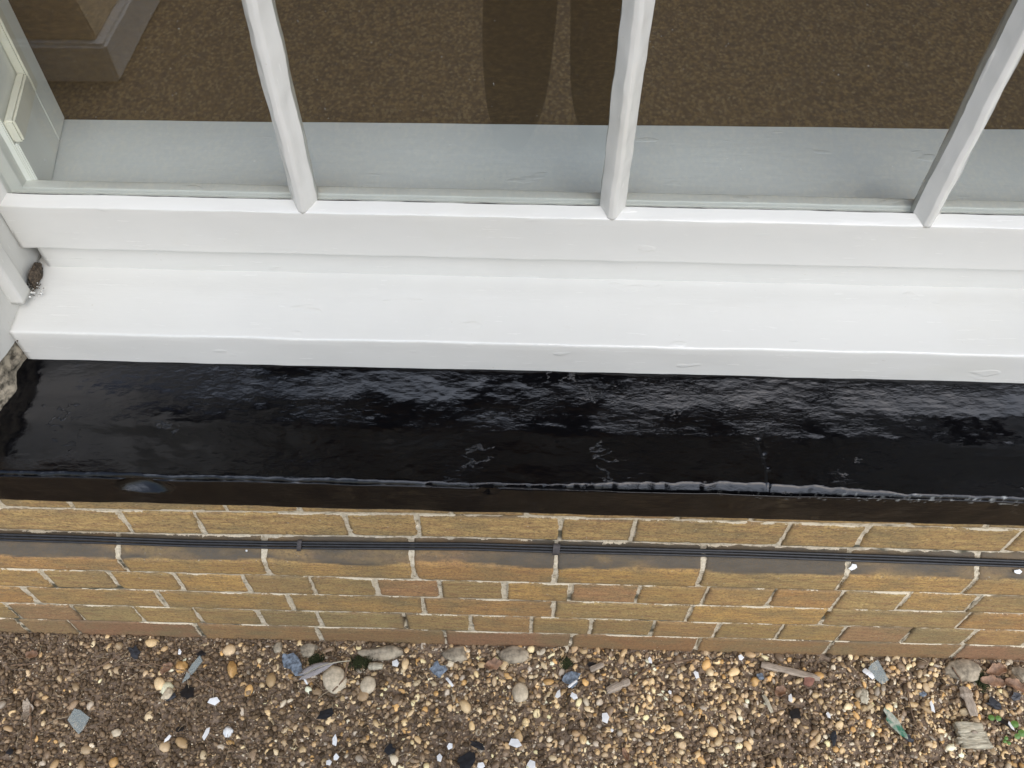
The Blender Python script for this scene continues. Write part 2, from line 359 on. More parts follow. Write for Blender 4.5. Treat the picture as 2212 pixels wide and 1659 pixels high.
def add_brick(x0, x1, s0, s1, seed, row):
    global nb
    nx = max(4, int((x1-x0)/.0045)); ns = max(4, int((s1-s0)/.0045))
    c = np.array(palette[seed % len(palette)])*random.uniform(.93, 1.07)*np.array([1.20, 1.14, .96])
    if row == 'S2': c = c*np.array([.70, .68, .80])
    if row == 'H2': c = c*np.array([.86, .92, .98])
    if row in ('U1', 'U2'): c = np.array((.50, .34, .135))*random.uniform(.93, 1.08)
    off = random.uniform(-.0012, .0012); tl = random.uniform(-.0012, .0012)
    xs = np.linspace(x0, x1, nx+1); ss = np.linspace(s0, s1, ns+1)
    # skirt rows first and last drop behind the mortar
    vid = np.zeros((nx+3, ns+3), int)
    for i in range(nx+3):
        for j in range(ns+3):
            x = xs[min(max(i-1, 0), nx)]; s = ss[min(max(j-1, 0), ns)]
            sk = i in (0, nx+2) or j in (0, ns+2)
            jx = .0013*FB(x*60, s*60, seed, 4); js = .0011*FB(x*30+9, s*30, seed+5.5, 4)
            ex = min(x-x0, x1-x); es = min(s-s0, s1-s); e = min(ex, es) if True else 0
            rr = .0045; d = 0.0
            if e < rr: d = .0014*(1-e/rr)**2
            # chips at corners
            cd_ = math.hypot(max(0, .010-ex), max(0, .010-es))/.014
            if cd_ > .4 and N(x*9, s*9, seed*1.7) > .2: d += .003*(cd_-.4)*2
            d += .0006*FB(x*60, s*90, seed, 3)+off*.4+tl*.4*(x-x0)/(x1-x0)
            if sk: d += .016
            y, z, ny, nz = prof(s+js, x)
            if row == 'P' and s > ZC-.004: d += .0016*FB(x*25, s*25, 3, 4)
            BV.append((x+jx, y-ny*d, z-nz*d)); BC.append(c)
            st = 0
            if row == 'P':
                st = max(0, min(1, (s-(ZC-.003+.010*FB(x*6, 1, 2, 5)))/.003))*max(.0, min(1, .95+.7*FB(x*8, s*20, 8, 4)))
            BS.append(st)
            BE.append(max(0, min(1, (1-e/.006)))*max(0, .35+.8*N(x*7, s*7, 4)))
            BR.append(max(0, 1-e/.0050)*(.42+.75*max(-.4, FB(x*13, s*9, 6, 3)))+.22*max(0, N(x*11, s*17, 6)))
            vid[i, j] = nb; nb += 1
    for i in range(nx+2):
        for j in range(ns+2):
            BF.append((vid[i, j], vid[i+1, j], vid[i+1, j+1], vid[i, j+1]))
X0W, X1W = -.75, 2.65
seed = 0
for name, s0, s1, pat in rows:
    J = list(joints[name])
    if len(pat) == 1:
        while J[0] > X0W: J.insert(0, J[0]-pat[0])
        while J[-1] < X1W: J.append(J[-1]+pat[0])
    else:
        k = 0
        first_long = (J[1]-J[0]) > .17
        w = .225 if not first_long else .1125
        while J[0] > X0W: J.insert(0, J[0]-w); w = .3375-w
        last_long = (J[-1]-J[-2]) > .17; w = .1125 if last_long else .225
        while J[-1] < X1W: J.append(J[-1]+w); w = .3375-w
    for a, b_ in zip(J[:-1], J[1:]):
        g = random.uniform(.0017, .0040)
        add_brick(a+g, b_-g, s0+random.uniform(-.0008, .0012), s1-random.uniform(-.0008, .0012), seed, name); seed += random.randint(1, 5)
wall = empty('brick_wall', (.85, .2, 0))
tag(wall, 'low buff brick wall with worn grey chamfered plinth and pale crumbling mortar', 'wall')
OFF = Vector((-.85, -.2, 0))
def rebase(o, par):                 # keep world coordinates after parenting to an offset empty
    o.parent = par; o.matrix_parent_inverse = Matrix.Translation(par.location).inverted(); return o
o = mesh_obj('brick_courses', BV, np.array(BF), M_brick, None, True, np.array(BC), {'soot': BS, 'edge': BE, 'rim': BR}); rebase(o, wall)
# mortar bed behind the brick faces
nx = int((X1W-X0W)/.005); S0, S1 = -.03, ZC+LC+.16; ns = int((S1-S0)/.004)
MV = np.zeros((nx+1, ns+1, 3)); MG = np.zeros((nx+1, ns+1))
holes = [(at_y(870, 1345, 0), .016), (at_y(966, 1385, 0), .012), (at_y(1508, 1392, 0), .018), (at_y(1822, 1262, 0), .010), (at_y(1790, 1330, 0), .010), (at_y(905, 1135, .03), .008), (at_y(1225, 1385, 0), .010)]
for i in range(nx+1):
    x = X0W+(X1W-X0W)*i/nx
    for j in range(ns+1):
        s = S0+(S1-S0)*j/ns
        y, z, ny, nz = prof(s, x)
        d = .0024+.0012*FB(x*60, s*60, 1, 4)+.0012*N(x*7, s*9, 4)+.007*max(0, FB(x*22, s*30, 9, 3)-.38)
        for (hx, hz), hr in holes:
            q = math.hypot(x-hx, z-hz)/hr
            if q < 1.3: d += .03*max(0, 1.3-q)
        gq = N(x*5, s*14, 9)+.7*N(x*45, s*60, 3)-.12+.30*max(0, min(1, (.45-x)*2))*(1 if s < .26 else .3)+(.10 if s < .1 else 0)
        MG[i, j] = max(0, min(1, (gq-.22)*3))
        MV[i, j] = (x, y-ny*d, z-nz*d)
o = mesh_obj('mortar', MV.reshape(-1, 3), grid_faces(nx+1, ns+1), M_mortar, None, True, None, {'grime': MG.ravel()}); rebase(o, wall)
print('bricks', nb)

def box_obj(name, lo, hi, mat, parent=None, bev=.004, rb=None):
    bm = bmesh.new(); bmesh.ops.create_cube(bm, size=1)
    for v in bm.verts: v.co = Vector(((lo[k]+hi[k])/2+v.co[k]*(hi[k]-lo[k]) for k in range(3)))
    if bev: bmesh.ops.bevel(bm, geom=list(bm.edges), offset=bev, segments=2, affect='EDGES')
    me = bpy.data.meshes.new(name); bm.to_mesh(me); bm.free()
    o = link(name, me, mat, parent)
    if rb is not None: rebase(o, rb)
    return o
# wall body, side piers and the wall over the window (same wall, running bond as a material)
m, t, b = new_mat('buff_brickwork'); M_bw = m
br = t.nodes.new('ShaderNodeTexBrick'); tc = t.nodes.new('ShaderNodeTexCoord'); mp = t.nodes.new('ShaderNodeMapping'); mp.inputs['Rotation'].default_value = (R(90), 0, 0)
t.links.new(tc.outputs['Object'], mp.inputs[0]); t.links.new(mp.outputs[0], br.inputs[0])
br.inputs['Scale'].default_value = 1; br.inputs['Brick Width'].default_value = .225; br.inputs['Row Height'].default_value = .075; br.inputs['Mortar Size'].default_value = .005
br.inputs['Color1'].default_value = (.36, .235, .095, 1); br.inputs['Color2'].default_value = (.32, .19, .085, 1); br.inputs['Mortar'].default_value = (.5, .43, .33, 1)
n1 = tex(t, 'noise', 60, 5, .6); c = mixc(t, ramp(t, n1.outputs[0], [(.4, g3(.5)), (.6, g3(0))]).outputs[0], br.outputs[0], (.2, .14, .07)); t.links.new(c, b.inputs['Base Color'])
b.inputs['Roughness'].default_value = .9; bump(t, b, n1.outputs[0], .5, .002)
WXL, WXR = .125, 1.84
box_obj('pier', (-1.6, DY+.002, .53), (.055, .42, 3.2), M_bw, None, .0, wall)
box_obj('pier', (1.91, DY+.002, .53), (3.6, .42, 3.2), M_bw, None, .0, wall)
M_soffit = flat_mat('dark_added_soffit', (.03, .028, .026), .7, 10)
box_obj('added_soffit', (-1.6, -.30, 2.96), (3.6, .0335, 3.0), M_soffit, None, .002, wall)  # unseen eaves added so the front of the black sill mirrors something dark
box_obj('added_gutter', (-1.6, -.41, 2.91), (3.6, -.305, 3.01), M_soffit, None, .02, wall)  # unseen too, added along with the soffit
box_obj('lintel_wall', (.0555, DY+.004, 2.52), (1.9095, .42, 3.2), M_bw, None, .0, wall)
# crumbling masonry reveal at the left, painted white higher up
def reveal(name, z0, z1, path, mat, amp, seedv, thick=.10, sgn=1):
    n = max(4, int((z1-z0)/.006)); P = resample([np.array(p) for p in path], .006)
    V = np.zeros((n+1, len(P), 3))
    for i in range(n+1):
        z = z0+(z1-z0)*i/n
        for j, p in enumerate(P):
            k = amp*FB(z*22, p[1]*22, seedv, 5)+amp*.8*abs(N(z*60, p[1]*60, seedv))
            V[i, j] = (p[0]+sgn*k, p[1], z)
    F = grid_faces(n+1, len(P)); o = mesh_obj(name, V.reshape(-1, 3), F, mat); return rebase(o, wall)
rp = [(.055, .034), (.084, .040), (.101, .08), (.126, .125), (.134, .166), (.138, .225)]
reveal('rubble_reveal', .545, .700, [(p[0]-.012, p[1]) for p in rp], M_rubble, .007, 3)
reveal('painted_reveal', .700, 1.10, [(p[0]-.006, p[1]) for p in rp], M_whitev, .0016, 5)
reveal('painted_reveal', 1.10, 2.52, [(p[0]-.001, p[1]) for p in rp], M_whitev, .0016, 5)
rq = [(1.910, .034), (1.88, .04), (1.86, .08), (1.845, .125), (1.84, .166), (1.835, .225)]
reveal('painted_reveal', .560, 2.52, rq, M_whitev, .002, 8, sgn=-1)

# ------------------------------------------------------------------ black stone sill
def stone_sill():
    nose = [(.06, .531), (.012, .529), (.000, .531), (-.001, .602), (.004, .607), (.03, .6125), (.08, .6235), (.12, .6385), (.165, .6590), (.20, .664)]
    P = resample(round_profile([np.array(p) for p in nose], .006, 4), .0022)
    x0, x1 = -.10, 2.06; n = int((x1-x0)/.0025)
    V = np.zeros((n+1, len(P), 3)); B = np.zeros((n+1, len(P)))
    ck = [at_z(px, py, .63) for px, py in ((1640, 945), (1655, 975), (1665, 1000), (1668, 1030), (1672, 1060))]
    chip = at_z(300, 1046, .60)[0]; notch = at_z(1055, 1050, .605)[0]
    for i in range(n+1):
        x = x0+(x1-x0)*i/n
        for j, p in enumerate(P):
            y, z = float(p[0]), float(p[1])
            top = z > .604 and y > .0
            h = .0018*FB(x*5, y*10, 2, 2)+.0004*FB(x*26, y*50, 7, 3)
            ey = .0018*FB(x*9, z*9, 5, 4)
            # the arris wanders and widens: a dressed strip that tips to the sky
            wid = .0042+.0085*math.exp(-((x-1.16)/.20)**4)+.003*max(0, FB(x*9, 3, 1, 4))+.0026*FB(x*40, 1, 2, 3)
            if top and y < wid: h -= (wid-y)*.95
            if top and abs(x-chip) < .06: h += .003*math.exp(-((x-chip)/.03)**2)*math.exp(-(y/.03)**2)
            # hollow broken out of the front under the arris
            q = math.hypot((x-chip)/.046, (z-.585)/.021)
            if not top and q < 1: ey += .016*(1-q*q)**1.2; 
            q = math.hypot((x-notch)/.016, (z-.598)/.012)
            if not top and q < 1: ey += .006*(1-q)
            # crack
            for (ax, ay), (bx, by) in zip(ck[:-1], ck[1:]):
                tt = max(0, min(1, ((x-ax)*(bx-ax)+(y-ay)*(by-ay))/((bx-ax)**2+(by-ay)**2)))
                dd = math.hypot(x-ax-tt*(bx-ax), y-ay-tt*(by-ay))
                if top and dd < .0035: h -= .002*(1-dd/.0035)
            # flaked edge, barer to the right
            if -.002 < y < .006 and .596 < z < .612: B[i, j] = max(0, min(1, (x-1.10)*1.5))*max(0, min(1, 2.6*FB(x*110, z*300, 3, 4)-.7))
            V[i, j] = (x, y+ey, z+h)
    F = grid_faces(n+1, len(P)).tolist()
    L = len(P); F.append(list(range(L))); F.append([n*L+k for k in range(L)][::-1])
    o = mesh_obj('stone_sill', V.reshape(-1, 3), F, M_black, None, True, None, {'bare': B.ravel()})
    tag(o, 'glossy black painted stone sill with rippled paint and a chipped front edge', 'sill')
stone_sill()

# ------------------------------------------------------------------ sash window
win = empty('sash_window', (.98, .25, .66))
tag(win, 'white painted sash window with glazing bars above the black sill', 'window')
def wpart(o): return rebase(o, win)
XL, XR = .148, 1.805
wpart(sweep('timber_sill', closed([(.165, .659), (.1635, .721), (.235, .7335), (.272, .741), (.30, .742), (.30, .655), (.25, .652)]), .128, 1.855, M_white, amp=.0010, freq=10, r=.0035, pstep=.012, seed=1))
wpart(sweep('sill_upstand', closed([(.2735, .738), (.2725, .795), (.30, .797), (.30, .738)]), .1545, 1.82, M_white, amp=.0006, freq=14, r=.002, seed=2))
def lining(x0, x1, sd):
    wpart(sweep('outer_lining', closed([(x0, .197), (x0, .225), (x1, .225), (x1, .197)]), .742, 2.51, M_whitev, axis='z', amp=.0012, freq=12, r=.004, seed=sd))
lining(-.02, .1475, 3); lining(1.805, 1.98, 4)
wpart(sweep('pulley_stile', closed([(.06, .2255), (.06, .31), (.139, .31), (.139, .2255)]), .745, 2.51, M_whitev, axis='z', amp=.0006, freq=12, r=.002, seed=5))
wpart(sweep('pulley_stile', closed([(1.817, .2255), (1.817, .31), (1.90, .31), (1.90, .2255)]), .745, 2.51, M_whitev, axis='z', amp=.0006, freq=12, r=.002, seed=6))
wpart(box_obj('head_lining', (.056, .19, 2.465), (1.9, .31, 2.515), M_white))

def wob(seedv, a=.0012, f=9):
    return lambda s: (a*FB(s*f, seedv, 0, 3), a*.5*FB(s*f, seedv+9, 0, 3))
def sash(zb, zt, yg, lower, bars_z, seedv):
    """one sash: rails and stiles as the part, its bars and panes as sub-parts; yg = glass plane"""
    yf = yg-.018; yb = yg+.030
    rb = .076 if lower else .038; rt = .038 if lower else .05
    zs0 = zb+rb
    V = []; 
    root = sweep('sash', closed([(yf, zb), (yf, zs0), (yg-.001, zs0+.009), (yg-.001, zs0+.002), (yg+.011, zs0+.002), (yg+.012, zs0+.008), (yb-.002, zs0+.008), (yb, zs0+.004), (yb, zb)]), .1405, 1.8155, M_white, amp=.0009, freq=12, r=.0014, pstep=.010, step=.005, seed=seedv)
    wpart(root)
    objs = [root]
    zt0 = zt-rt
    objs.append(sweep('tmp', closed([(yf, zt), (yf, zt0), (yg-.001, zt0-.008), (yb, zt0-.006), (yb, zt)]), .1405, 1.8155, M_white, amp=.0006, r=.002, step=.02, seed=seedv+1))
    for sx, xe in ((1, .1405), (-1, 1.8155)):
        objs.append(sweep('tmp', closed([(xe, yf+.0006), (xe+sx*.004, yf+.0006), (xe+sx*.013, yg-.001), (xe+sx*.013, yg+.008), (xe+sx*.028, yg+.012), (xe+sx*.030, yb), (xe, yb)]), zb+.001, zt-.001, M_white, axis='z', amp=.0009, freq=16, r=.0014, step=.008, seed=seedv+2))
    bm = bmesh.new()
    for q in objs: bm.from_mesh(q.data)
    bm.to_mesh(root.data); bm.free()
    for q in objs[1:]: bpy.data.objects.remove(q)
    bx = [.554, .967, 1.384]
    def under(o): o.parent = root; return o
    for k, x in enumerate(bx):
        pr = closed([(x-.0172, yg-.0008), (x-.006, yf+.001), (x, yf-.001), (x+.005, yf+.0005), (x+.0172, yg-.0008), (x+.0165, yg+.004), (x+.0165, yg+.012), (x+.0120, yg+.020), (x+.008, yb), (x-.008, yb), (x-.0120, yg+.020), (x-.0165, yg+.012), (x-.0165, yg+.004)])
        under(sweep('glazing_bar', pr, zb+rb-.001, zt-rt+.001, M_whitev, axis='z', amp=.0013, freq=26, r=.0012, step=.004, pstep=.006, seed=k*7+seedv, bend=wob(k*3.3+seedv, .0011, 10)))
    xs = [.1405]+bx+[1.8155]
    zz = [zb+rb-.004]+bars_z+[zt-rt+.004]
    for bz in bars_z:
        for x0, x1 in zip(xs[:-1], xs[1:]):
            a0 = x0+(.012 if x0 > .2 else .010); a1 = x1-(.012 if x1 < 1.8 else .010)
            under(sweep('cross_bar', closed([(yg-.0005, bz-.015), (yf+.001, bz-.002), (yf+.001, bz+.003), (yg-.0005, bz+.016), (yg+.02, bz+.012), (yb, bz+.005), (yb, bz-.005), (yg+.02, bz-.012)]), a0, a1, M_white, amp=.0008, r=.001, step=.02, seed=seedv+bz))
    for x0, x1 in zip(xs[:-1], xs[1:]):
        for z0, z1 in zip(zz[:-1], zz[1:]):
            e0 = .004; 
            o = box_obj('glass_pane', (x0+e0, yg, z0), (x1-e0, yg+.003, z1), M_glass, None, 0)
            under(o)
    return root
sash(.790, 1.66, .280, True, [1.245], 10)
sash(1.625, 2.465, .232, False, [2.03], 40)

M_dirt = flat_mat('black_grime', (.05, .047, .04), .9, 300, .6)
M_rot = flat_mat('rotten_brown_wood', (.12, .09, .06), .95, 300, .8)
for x0, x1 in ((.160, .536), (.572, .950), (.986, 1.366), (1.403, 1.79)):
    n = int((x1-x0)/.002); V = []
    for i in range(n+1):
        x = x0+(x1-x0)*i/n; w = .0005+.0016*max(0, FB(x*22, 2, 1, 4)+.12)
        for q in (0, 1): V.append((x, .2786-.0004*q, .8742+(w if q == 0 else -.0006-w*.5)))
        for q in (1, 0): V.append((x, .2790, .8742+(w if q == 0 else -.0006-w*.5)))
    F = []
    for i in range(n):
        for q in range(4): F.append((i*4+q, i*4+(q+1) % 4, (i+1)*4+(q+1) % 4, (i+1)*4+q))
    wpart(mesh_obj('grime_line', V, np.array(F), M_dirt))
P_, F_ = None, None
def crumb_patch(name, cx, cy, cz, sx_, sy_, sz_, n, mat, seedv):
    rd = random.Random(seedv); V = []; F = []; bmq = bmesh.new(); bmesh.ops.create_icosphere(bmq, subdivisions=1, radius=1)
    BV_ = [v.co.copy() for v in bmq.verts]; BF_ = [[v.index for v in f.verts] for f in bmq.faces]; bmq.free()
    for k in range(n):
        r_ = rd.uniform(.0006, .0020)*(.75 if mat is M_rot else 1.3); c_ = (cx+rd.gauss(0, sx_), cy+rd.gauss(0, sy_), cz+rd.gauss(0, sz_)); off = len(V)
        for v in BV_: V.append((c_[0]+v.x*r_*rd.uniform(.6, 1.2), c_[1]+v.y*r_*rd.uniform(.6, 1.2), c_[2]+v.z*r_*rd.uniform(.5, 1.1)))
        F += [[off+q for q in f] for f in BF_]
    return wpart(mesh_obj(name, V, F, mat, None, False))
P9, F9 = (lambda q: (np.array([v.co[:] for v in q.verts]), [[v.index for v in f.verts] for f in q.faces]))((lambda q: (bmesh.ops.create_icosphere(q, subdivisions=4, radius=1), q)[1])(bmesh.new()))
P9 = np.array([p*(1+.35*FB(p[0]*2, p[1]*2, p[2]*2+4, 5)) for p in P9])*np.array([.0055, .019, .012])+np.array([.147, .250, .747])
wpart(mesh_obj('rotten_wood', P9, F9, M_rot))
crumb_patch('rotten_wood', .151, .240, .745, .004, .012, .003, 60, M_rot, 3)
crumb_patch('loose_filler', .151, .222, .741, .008, .006, .0012, 22, M_white, 5)
crumb_patch('rotten_wood', .146, .230, .742, .007, .006, .0015, 60, M_rot, 6)
crumb_patch('rotten_wood', .118, .168, .705, .009, .003, .005, 150, M_rot, 9)

# ------------------------------------------------------------------ inside the room
wpart(sweep('window_board', closed([(.3115, .80), (.3115, .838), (.40, .8375), (.520, .836), (.528, .831), (.528, .80)]), .05, 1.95, M_inner, amp=.0008, freq=5, r=.003, pstep=.02, step=.02, seed=77))
# splayed shutter panels: panel coordinates u (depth) and z
def panel(side):
    def P(u, z, d=0.0):            # u 0..1 from front to back of the reveal
        x = .183+(.143-.183)*u; y = .312+(.500-.312)*u
        nx_, ny_ = .978, .208
        x += nx_*d; y += ny_*d
        return (x if side > 0 else 1.956-x, y, z)
    def slab(name, u0, u1, z0, z1, d0, d1, mat, bev=.0015):
        bm = bmesh.new(); vs = [bm.verts.new(P(u, z, d)) for d in (d0, d1) for u, z in ((u0, z0), (u1, z0), (u1, z1), (u0, z1))]
        for f in ((0, 1, 2, 3), (4, 5, 6, 7), (0, 1, 5, 4), (1, 2, 6, 5), (2, 3, 7, 6), (3, 0, 4, 7)): bm.faces.new([vs[k] for k in f])
        bmesh.ops.recalc_face_normals(bm, faces=bm.faces)
        if bev: bmesh.ops.bevel(bm, geom=list(bm.edges), offset=bev, segments=2, affect='EDGES')
        me = bpy.data.meshes.new(name); bm.to_mesh(me); bm.free(); return link(name, me, mat)
    root = wpart(slab('shutter_panel', -.02, 1.0, .8385, 2.5, -.02, -.006, M_innerv))
    for nm, a in (('panel_stile', (.66, 1.0, .8385, 2.5, -.0055, 0.0)), ('panel_rail', (-.02, .66, .8385, .932, -.0055, -.0004))):
        o = slab(nm, *a, M_innerv); o.parent = root
    for nm, a in (('panel_moulding', (.55, .665, .934, 2.5, -.005, .009)), ('panel_moulding', (-.02, .549, .934, .968, -.005, .009))):
        o = slab(nm, *a, M_bead, .003); o.parent = root
panel(1); panel(-1)
o = box_obj('backing_board', (.0, .5035, .45), (1.98, .522, 2.7), M_board, None, .001)
for v_ in o.data.vertices: v_.co.y += (v_.co.x-.86)*.0170
tag(o, 'dark brown board closing off the room, its mottle painted as gravel mirrored in the glass', 'board')

# ------------------------------------------------------------------ cables on the chamfer
cab = empty('cable_run', (.85, .0, .36)); tag(cab, 'bundle of thin black cables clipped along the top of the brick plinth', 'cable')
def tube(name, pts, rad, mat, parent=None, sides=8, taper=None, rb=None, smooth=True):
    pts = [Vector(p) for p in pts]; V = []; F = []
    n = len(pts)
    for i, p in enumerate(pts):
        d = (pts[min(i+1, n-1)]-pts[max(i-1, 0)]).normalized()
        a = d.orthogonal().normalized() if abs(d.z) > .9 else d.cross(Vector((0, 0, 1))).normalized(); c = a.cross(d).normalized()
        r_ = rad[i] if isinstance(rad, (list, tuple)) else rad
        for k in range(sides):
            th = 2*math.pi*k/sides; V.append(p+a*(math.cos(th)*r_)+c*(math.sin(th)*r_))
    for i in range(n-1):
        for k in range(sides):
            F.append([i*sides+k, i*sides+(k+1) % sides, (i+1)*sides+(k+1) % sides, (i+1)*sides+k])
    F.append(list(range(sides))[::-1]); F.append([(n-1)*sides+k for k in range(sides)])
    o = mesh_obj(name, V, F, mat, parent, smooth)
    if rb is not None: rebase(o, rb)
    return o
cpx = [(-260, 1152), (0, 1158), (200, 1164), (400, 1171), (600, 1175), (800, 1177), (1000, 1178), (1200, 1184), (1400, 1189), (1600, 1194), (1800, 1201), (2000, 1208), (2212, 1216), (2450, 1226)]
def cy_of(k):                       # surveyed centre line as x, distance along the wall profile
    out = []
    for px, py in cpx:
        x, z = at_y(px, py, .018); out.append((x, z))
    return out
cb = [(at_y(px, py, .0205)) for px, py in cpx]; cxs = [p[0] for p in cb]; czs = [p[1] for p in cb]
def cable_c(x, du, dn): 
    z = float(np.interp(x, cxs, czs)); return (x, .0190+.75*du-.66*dn, z+.66*du+.75*dn)
for k, (du, dn, r_) in enumerate(((.0044, .0004, .0023), (.0, .0002, .0020), (-.0046, .0004, .0023))):
    pts = []
    for i in range(340):
        x = -.6+3.1*i/339
        pts.append(cable_c(x, du+.0005*FB(x*4, k*5, 0, 2), dn+.0004*N(x*5, k, 3)))
    tube('cable', pts, r_, M_cable, None, 8, rb=cab)
for px, py in ((1200, 1184), (645, 1172)):
    x, z = at_y(px, py, .0205); _, y, zz = cable_c(x, 0, -.0025); ny, nz = -.66, .75
    pts = []
    for k in range(9):
        a = -1.2+2.4*k/8; du = .0098*math.sin(a*1.1); dn = .0068*math.cos(a)**.6 if abs(a) < 1.5 else 0
        pts.append((x+.0003*k, y+.75*du+ny*dn, zz+.66*du+nz*dn))
    V = []; F = []
    wv = .0055 if px == 1200 else .0035
    for p in pts:
        for dx in (-wv, wv):
            for e in (0, .0016): V.append((p[0]+dx, p[1]+ny*e, p[2]+nz*e))
    for i in range(8):
        a = i*4; b2 = a+4
        F += [[a+1, a+3, b2+3, b2+1], [a, b2, b2+2, a+2], [a, a+1, b2+1, b2], [a+2, b2+2, b2+3, a+3]]
    F += [[0, 2, 3, 1], [32, 33, 35, 34]]
    rebase(mesh_obj('cable_clip', V, F, M_clip, None, False), cab)

# ------------------------------------------------------------------ ground
def gh(x, y): return .004*FB(x*6, y*6, 3, 4)+.003*max(-1, min(1, FB(x*28, y*28, 6, 3)))-.004
xs = np.concatenate([[-60, -20, -6, -2.5, -1.4], np.arange(-.9, 2.8, .007), [3.4, 5, 12, 30, 60]])
ys = np.concatenate([[-60, -20, -8, -3, -1.6], np.arange(-1.0, .05, .007), [.4, 3, 60]])
V = np.zeros((len(xs), len(ys), 3))
for i, x in enumerate(xs):
    for j, y in enumerate(ys):
        V[i, j] = (x, y, gh(x, y) if (-.9 <= x <= 2.8 and -1 <= y <= .05) else -.004)
o = mesh_obj('ground', V.reshape(-1, 3), grid_faces(len(xs), len(ys)), M_soil); tag(o, kind='structure')

# prototypes of pebbles
def ico(sub):
    bm = bmesh.new(); bmesh.ops.create_icosphere(bm, subdivisions=sub, radius=1)
    V = np.array([v.co[:] for v in bm.verts]); F = np.array([[v.index for v in f.verts] for f in bm.faces]); bm.free(); return V, F
def proto(sub, k, ang):
    V, F = ico(sub); W_ = V.copy()
    for i, v in enumerate(V):
        W_[i] = v*(1+.16*N(v[0]*1.1+k*7, v[1]*1.1, v[2]*1.1)+.06*N(v[0]*2.6, v[1]*2.6+k*5, v[2]*2.6))
    if ang:                          # plane cuts give broken faces
        for _ in range(ang):
            n_ = rng.normal(size=3); n_ /= np.linalg.norm(n_); h = rng.uniform(.55, .8)
            d = W_@n_; over = np.maximum(0, d-h); W_ -= np.outer(over, n_)*.95
    return W_, F
protos = [proto(2, k, 0) for k in range(6)]+[proto(2, k+20, 5) for k in range(5)]
cprotos = [proto(1, k+40, 4) for k in range(6)]
def rotmat(a, b_, c):
    ca, sa, cb, sb, cc, sc = math.cos(a), math.sin(a), math.cos(b_), math.sin(b_), math.cos(c), math.sin(c)
    Rz = np.array([[ca, -sa, 0], [sa, ca, 0], [0, 0, 1]]); Rx = np.array([[1, 0, 0], [0, cb, -sb], [0, sb, cb]]); Ry = np.array([[cc, 0, sc], [0, 1, 0], [-sc, 0, cc]])
    return Rz@Rx@Ry
def dens(x, y):                     # bare earth to the left, gravel to the right, with worn patches
    g = .07+.93/(1+math.exp(-(x-.52+.25*y)*8))
    p = N(x*3.1, y*4.2, 5)+.6*N(x*9, y*9, 1)
    return g*max(.04, min(1, 1.0-2.6*max(0, p-.06)))
PC = [(.66, .49, .28), (.72, .56, .35), (.52, .37, .21), (.74, .61, .41), (.42, .30, .18), (.60, .43, .24), (.34, .25, .17), (.66, .42, .18), (.80, .71, .56), (.46, .40, .33), (.27, .20, .14), (.70, .53, .31), (.56, .43, .28), (.80, .62, .38)]
def scatter(name, protos, count, region, size, dfun, colours, mat, label, cell, sink=.25, flat=.6, kind='stuff', maxover=.72, maxtries=10**6):
    x0, x1, y0, y1 = region; placed = {}; VV = []; FF = []; CC = []; off = 0; k = 0; tries = 0
    while k < count and tries < maxtries:
        tries += 1
        x = random.uniform(x0, x1); y = random.uniform(y0, y1)
        if random.random() > dfun(x, y): continue
        r_ = size(); key = (int(x/cell), int(y/cell)); ok = True
        for dx in (-1, 0, 1):
            for dy in (-1, 0, 1):
                for (px, py, pr) in placed.get((key[0]+dx, key[1]+dy), ()):
                    if (px-x)**2+(py-y)**2 < ((pr+r_)*maxover)**2: ok = False; break
                if not ok: break
            if not ok: break
        if not ok: continue
        placed.setdefault(key, []).append((x, y, r_))
        P, F = protos[random.randrange(len(protos))]
        a = random.uniform(.72, .98); sc_ = np.array([r_*random.uniform(.95, 1.55), r_*a, r_*flat*random.uniform(.75, 1.2)])
        Rm = rotmat(random.uniform(0, 6.28), random.gauss(0, .28), random.gauss(0, .28))
        Q = (P*sc_)@Rm.T; Q += (x, y, gh(x, y)+sc_[2]*(1-sink*2)+random.uniform(0, .0015))
        VV.append(Q); FF.append(F+off); off += len(P)
        c = np.minimum(.92, np.array(random.choice(colours))*random.uniform(.62, 1.28)*np.array([1.10, 1.05, .92])); CC.append(np.tile(c, (len(P), 1))); k += 1
    o = mesh_obj(name, np.concatenate(VV), np.concatenate(FF), mat, None, True, np.concatenate(CC)); tag(o, label, 'gravel', None, kind)
    print(name, k, tries); return o
def psize():
    q = random.random()
    return random.uniform(.0026, .0046) if q < .50 else random.uniform(.0044, .0070) if q < .88 else random.uniform(.007, .0100) if q < .99 else random.uniform(.010, .0135)
big = scatter('gravel', protos, 15000, (-.55, 2.35, -.62, -.002), psize, dens, PC, M_peb, 'loose buff and brown pea gravel spread along the foot of the wall', .028, .30, maxtries=42000)
scatter('fine_grit', cprotos, 21000, (-.45, 2.2, -.45, 0.0), lambda: random.uniform(.0009, .0026), lambda x, y: .35+.65*dens(x, y), [(.55, .46, .34), (.62, .56, .46), (.4, .3, .2), (.3, .22, .14)], M_peb, 'tiny pale grit between the pebbles', .006, .1)
scatter('soil_crumbs', cprotos, 15000, (-.5, 2.1, -.45, .0), lambda: random.uniform(.0018, .0068), lambda x, y: .12+.88/(1+math.exp((x-.45)*6)), [(.18, .132, .09), (.23, .17, .115), (.12, .088, .06), (.31, .235, .165)], M_crumb, 'crumbly dark earth along the foot of the wall', .014, .2, .8)

